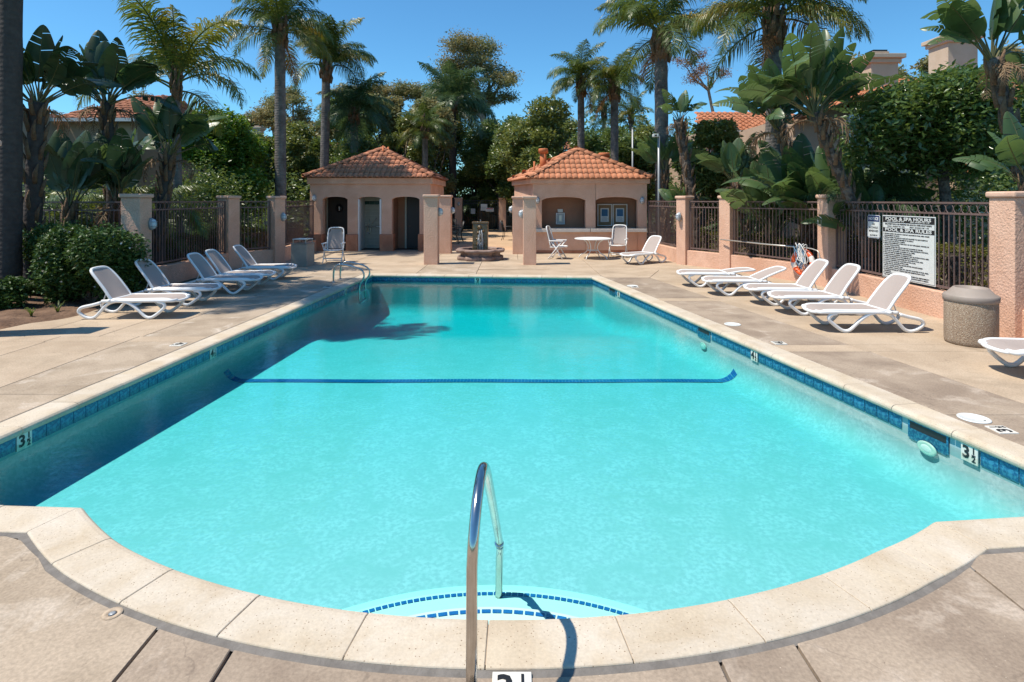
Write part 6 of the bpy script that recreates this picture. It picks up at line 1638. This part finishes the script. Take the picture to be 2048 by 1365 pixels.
# left house
hd_ = 21.0
h = empty('house', (xat(130,hd_), hd_, 0), 0, 'beige stucco house with tiled roof behind the left paddle plants', 'house', 'houses around the pool garden')
hx = lambda px, d=hd_: xat(px,d)-xat(130,hd_)
ze = zat(242, hd_)
MB().box(hx(-240),hx(275),0,7,-.1,ze).obj('wall', M['house'], h)
MB().box(hx(-240),hx(160)-.6,-2.2,-.003,-.1,zat(215,19)).obj('wall', M['house'], h)
far_roof(h, [[(hx(128),-.5,ze),(hx(290),-.5,ze),(hx(235),3.4,ze+1.5),(hx(160),3.4,ze+1.5)], [(hx(290),-.5,ze),(hx(290),7.4,ze),(hx(235),3.4,ze+1.5)]], 'rooftile_old')
m = MB(); m.box(hx(-240),hx(292),-.62,-.5,ze-.10,ze+.02); m.obj('gutter', M['gutter'], h)
w0 = MB(); w0.box(-.5,.5,-.03,0,-.9,.7, Matrix.Translation((hx(88)-.9,-2.2,3.2))); w0.obj('window_recess', M['stucco_in'], h)
# right near house
hd_ = 19.5
h = empty('house', (xat(1850,hd_), hd_, 0), 0, 'beige stucco house with two chimneys and tiled roofs behind the glossy right tree', 'house', 'houses around the pool garden')
hx = lambda px, d=hd_: xat(px,d)-xat(1850,hd_)
hz = lambda py, d=hd_: zat(py,d)
MB().box(hx(1640),hx(2400),0,8,-.1,hz(215)).obj('wall', M['house'], h)
MB().box(hx(1640),hx(1760),-1.5,-.003,-.1,hz(232,18)).obj('gable_wall', M['house'], h)
far_roof(h, [[(hx(1560),-.2,hz(212)),(hx(2400),-.2,hz(212)),(hx(2400),4,hz(212)+1.7),(hx(1700),4,hz(212)+1.7)],
             [(hx(1640)-.6,-2.0,hz(222,18)),(hx(1705),-2.0,hz(188,18)+.15),(hx(1705),1.5,hz(188,18)+.15),(hx(1640)-.6,1.5,hz(222,18))][::1],
             [(hx(1705),-2.0,hz(188,18)+.15),(hx(1780),-2.0,hz(222,18)),(hx(1780),1.5,hz(222,18)),(hx(1705),1.5,hz(188,18)+.15)],
             [(hx(1860),-1.6,hz(352)),(hx(2400),-1.6,hz(352)),(hx(2400),-.02,hz(352)+.75),(hx(1860),-.02,hz(352)+.75)]], 'rooftile')
MB().box(hx(1880),hx(2400),-1.2,-.004,hz(380),hz(356)).obj('porch_beam', M['house'], h)
window(h, hx(1664), -1.503, hz(262,18), .55, .9, 2, 3)
window(h, hx(1947), -.003, hz(385), 1.0, 1.3, 3, 3)
ar = MB(); ar.box(-.5,.5,-.04,0,-.6,.55, Matrix.Translation((hx(1725)-.1,-1.503,hz(268,18)))); ar.obj('window_recess', M['stucco_in'], h)
chimney(h, xat(1752,21.5)-xat(1850,19.5), 2.0, hz(212)+.2, zat(106,21.5), 1.0, 1.0)
chimney(h, xat(1905,23.7)-xat(1850,19.5), 4.2, hz(212)+.2, zat(68,23.7), 1.2, 1.1)
# far right house
hd_ = 27
h = empty('house', (xat(1480,hd_), hd_, 0), 0, 'beige two storey house with orange tiled roof between the right palms', 'house', 'houses around the pool garden')
hx = lambda px, d=hd_: xat(px,d)-xat(1480,hd_)
hz = lambda py, d=hd_: zat(py,d)
MB().box(hx(1408),hx(1640),0,7,-.1,hz(262)).obj('wall', M['house'], h)
far_roof(h, [[(hx(1395),-.5,hz(265)),(hx(1650),-.5,hz(265)),(hx(1650),3.5,hz(262)+1.4),(hx(1440),3.5,hz(262)+1.4)],
             [(hx(1412),-2.6,hz(356)),(hx(1475),-2.6,hz(356)),(hx(1475),-.01,hz(352)+.7),(hx(1440),-.01,hz(352)+.7)]], 'rooftile')
m = MB(); m.box(hx(1395),hx(1650),-.62,-.5,hz(269),hz(264)); m.obj('gutter', M['gutter'], h)
MB().box(hx(1420),hx(1475),-2.2,-.003,-.1,hz(360)).obj('porch', M['house'], h)
window(h, hx(1440), -.003, hz(325), .9, 1.5, 2, 3); window(h, hx(1540), -.003, hz(325), .9, 1.4, 2, 3)
# distant houses: chimneys and roofs above the trees, beige walls behind the far garden
for k, (px, d, py, wpx, lb) in enumerate(((516,58,252,22,'distant house with a pale chimney above the left trees'),(603,62,262,14,'distant house with a small chimney right of the tall left palm'),(1121,48,262,18,'distant house with a chimney among the magnolias left of the slim palms'))):
    h = empty('distant_house', (xat(px,d), d, 0), 0, lb, 'house', 'distant houses above the trees')
    ww_ = wpx/FPX*d; chimney(h, 0, 0, 1, zat(py,d), ww_*.7, 1.0)
    z_ = zat(py+38,d); MB().box(-4,4,.8,7,-.1,z_).obj('wall', M['house'], h)
    far_roof(h, [[(-4.4,.4,z_),(4.4,.4,z_),(3,3.6,z_+1.2),(-3,3.6,z_+1.2)]], 'rooftile_old')
h = empty('distant_house', (xat(590,40), 41, 0), 0, 'low beige garden building behind the tan umbrella at left', 'house', 'distant houses above the trees')
MB().box(-3,2.5,0,4,-.1,zat(372,41)).obj('wall', M['house'], h); far_roof(h, [[(-3.4,-.4,zat(372,41)),(2.9,-.4,zat(372,41)),(2.9,2,zat(372,41)+.9),(-3.4,2,zat(372,41)+.9)]], 'rooftile_old')
# tan umbrella behind the left fence
u = empty('market_umbrella', (xat(597,31), 31, 0), 0, 'tan market umbrella behind the fence left of the restroom building', 'umbrella')
zt = zat(390,31); MB().lathe([(1.05,zt-.36),(1.06,zt-.33),(0,zt)], 8, Matrix.Rotation(R(22.5),4,'Z')).obj('canopy', M['umbrella'], u); MB().tube([(0,0,0),(0,0,zt)], .025, 8).obj('pole', M['bark'], u)
# extra trees that close the skyline behind the shelters
for i, (px, d, yt, rpx, key, lb) in enumerate((
    (655,37,205,50,'leaf_euc','olive tree behind the thin trunked palm'),
    (730,40,185,55,'leaf_mag','dull green treetop over the left part of the restroom roof'),
    (835,39,200,50,'leaf_dark','dark green treetop over the right part of the restroom roof'),
    (560,36,265,55,'leaf_dark','dark green tree behind the tall left palm trunk'),
    (1035,37,225,55,'leaf_dark','dark green tree between the two magnolias'),
    (1130,36,235,50,'leaf_mag','glossy tree at the foot of the slim palms'),
    (1300,36,250,50,'leaf_mag','dull green tree behind the big palm trunk'),
    (1455,30,262,40,'leaf_dark','dark green tree beside the far house'),
    (885,43,215,48,'leaf_mag','dull green treetop left of the drooping palm crown'),
    (962,44,232,50,'leaf_dark','dark green treetop right of the drooping palm crown'),
    (470,34,240,50,'leaf_dark','dark green tree right of the bright rounded tree'),
    (1225,38,252,48,'leaf_dark','dark green tree between the slim palm trunks'),
    (1275,33,262,45,'leaf_dark','dark tree right behind the counter shelter ridge'))):
    tree(px, d, zat(yt,d), 1.2, rpx, 13000, .17, key, lb, seed=200+i, nc=15)
for i, (px, d, s, key, z) in enumerate(((110,13.8,.7,'g',1.2),(205,15.2,.7,'y',1.3),(30,13.6,.75,'d',1.0),(300,15.2,.75,'g',1.4),(1600,16,.8,'d',1.3))):
    low_palm(px, d, s, ['feathery palm between the dark paddle trunks','yellowish feathery palm behind the low paddle clumps','dark feathery palm behind the tall left trunk','green feathery palm left of the yellow tipped palm','dark feathery palm among the right paddle leaves'][i], 160+i, key, z)
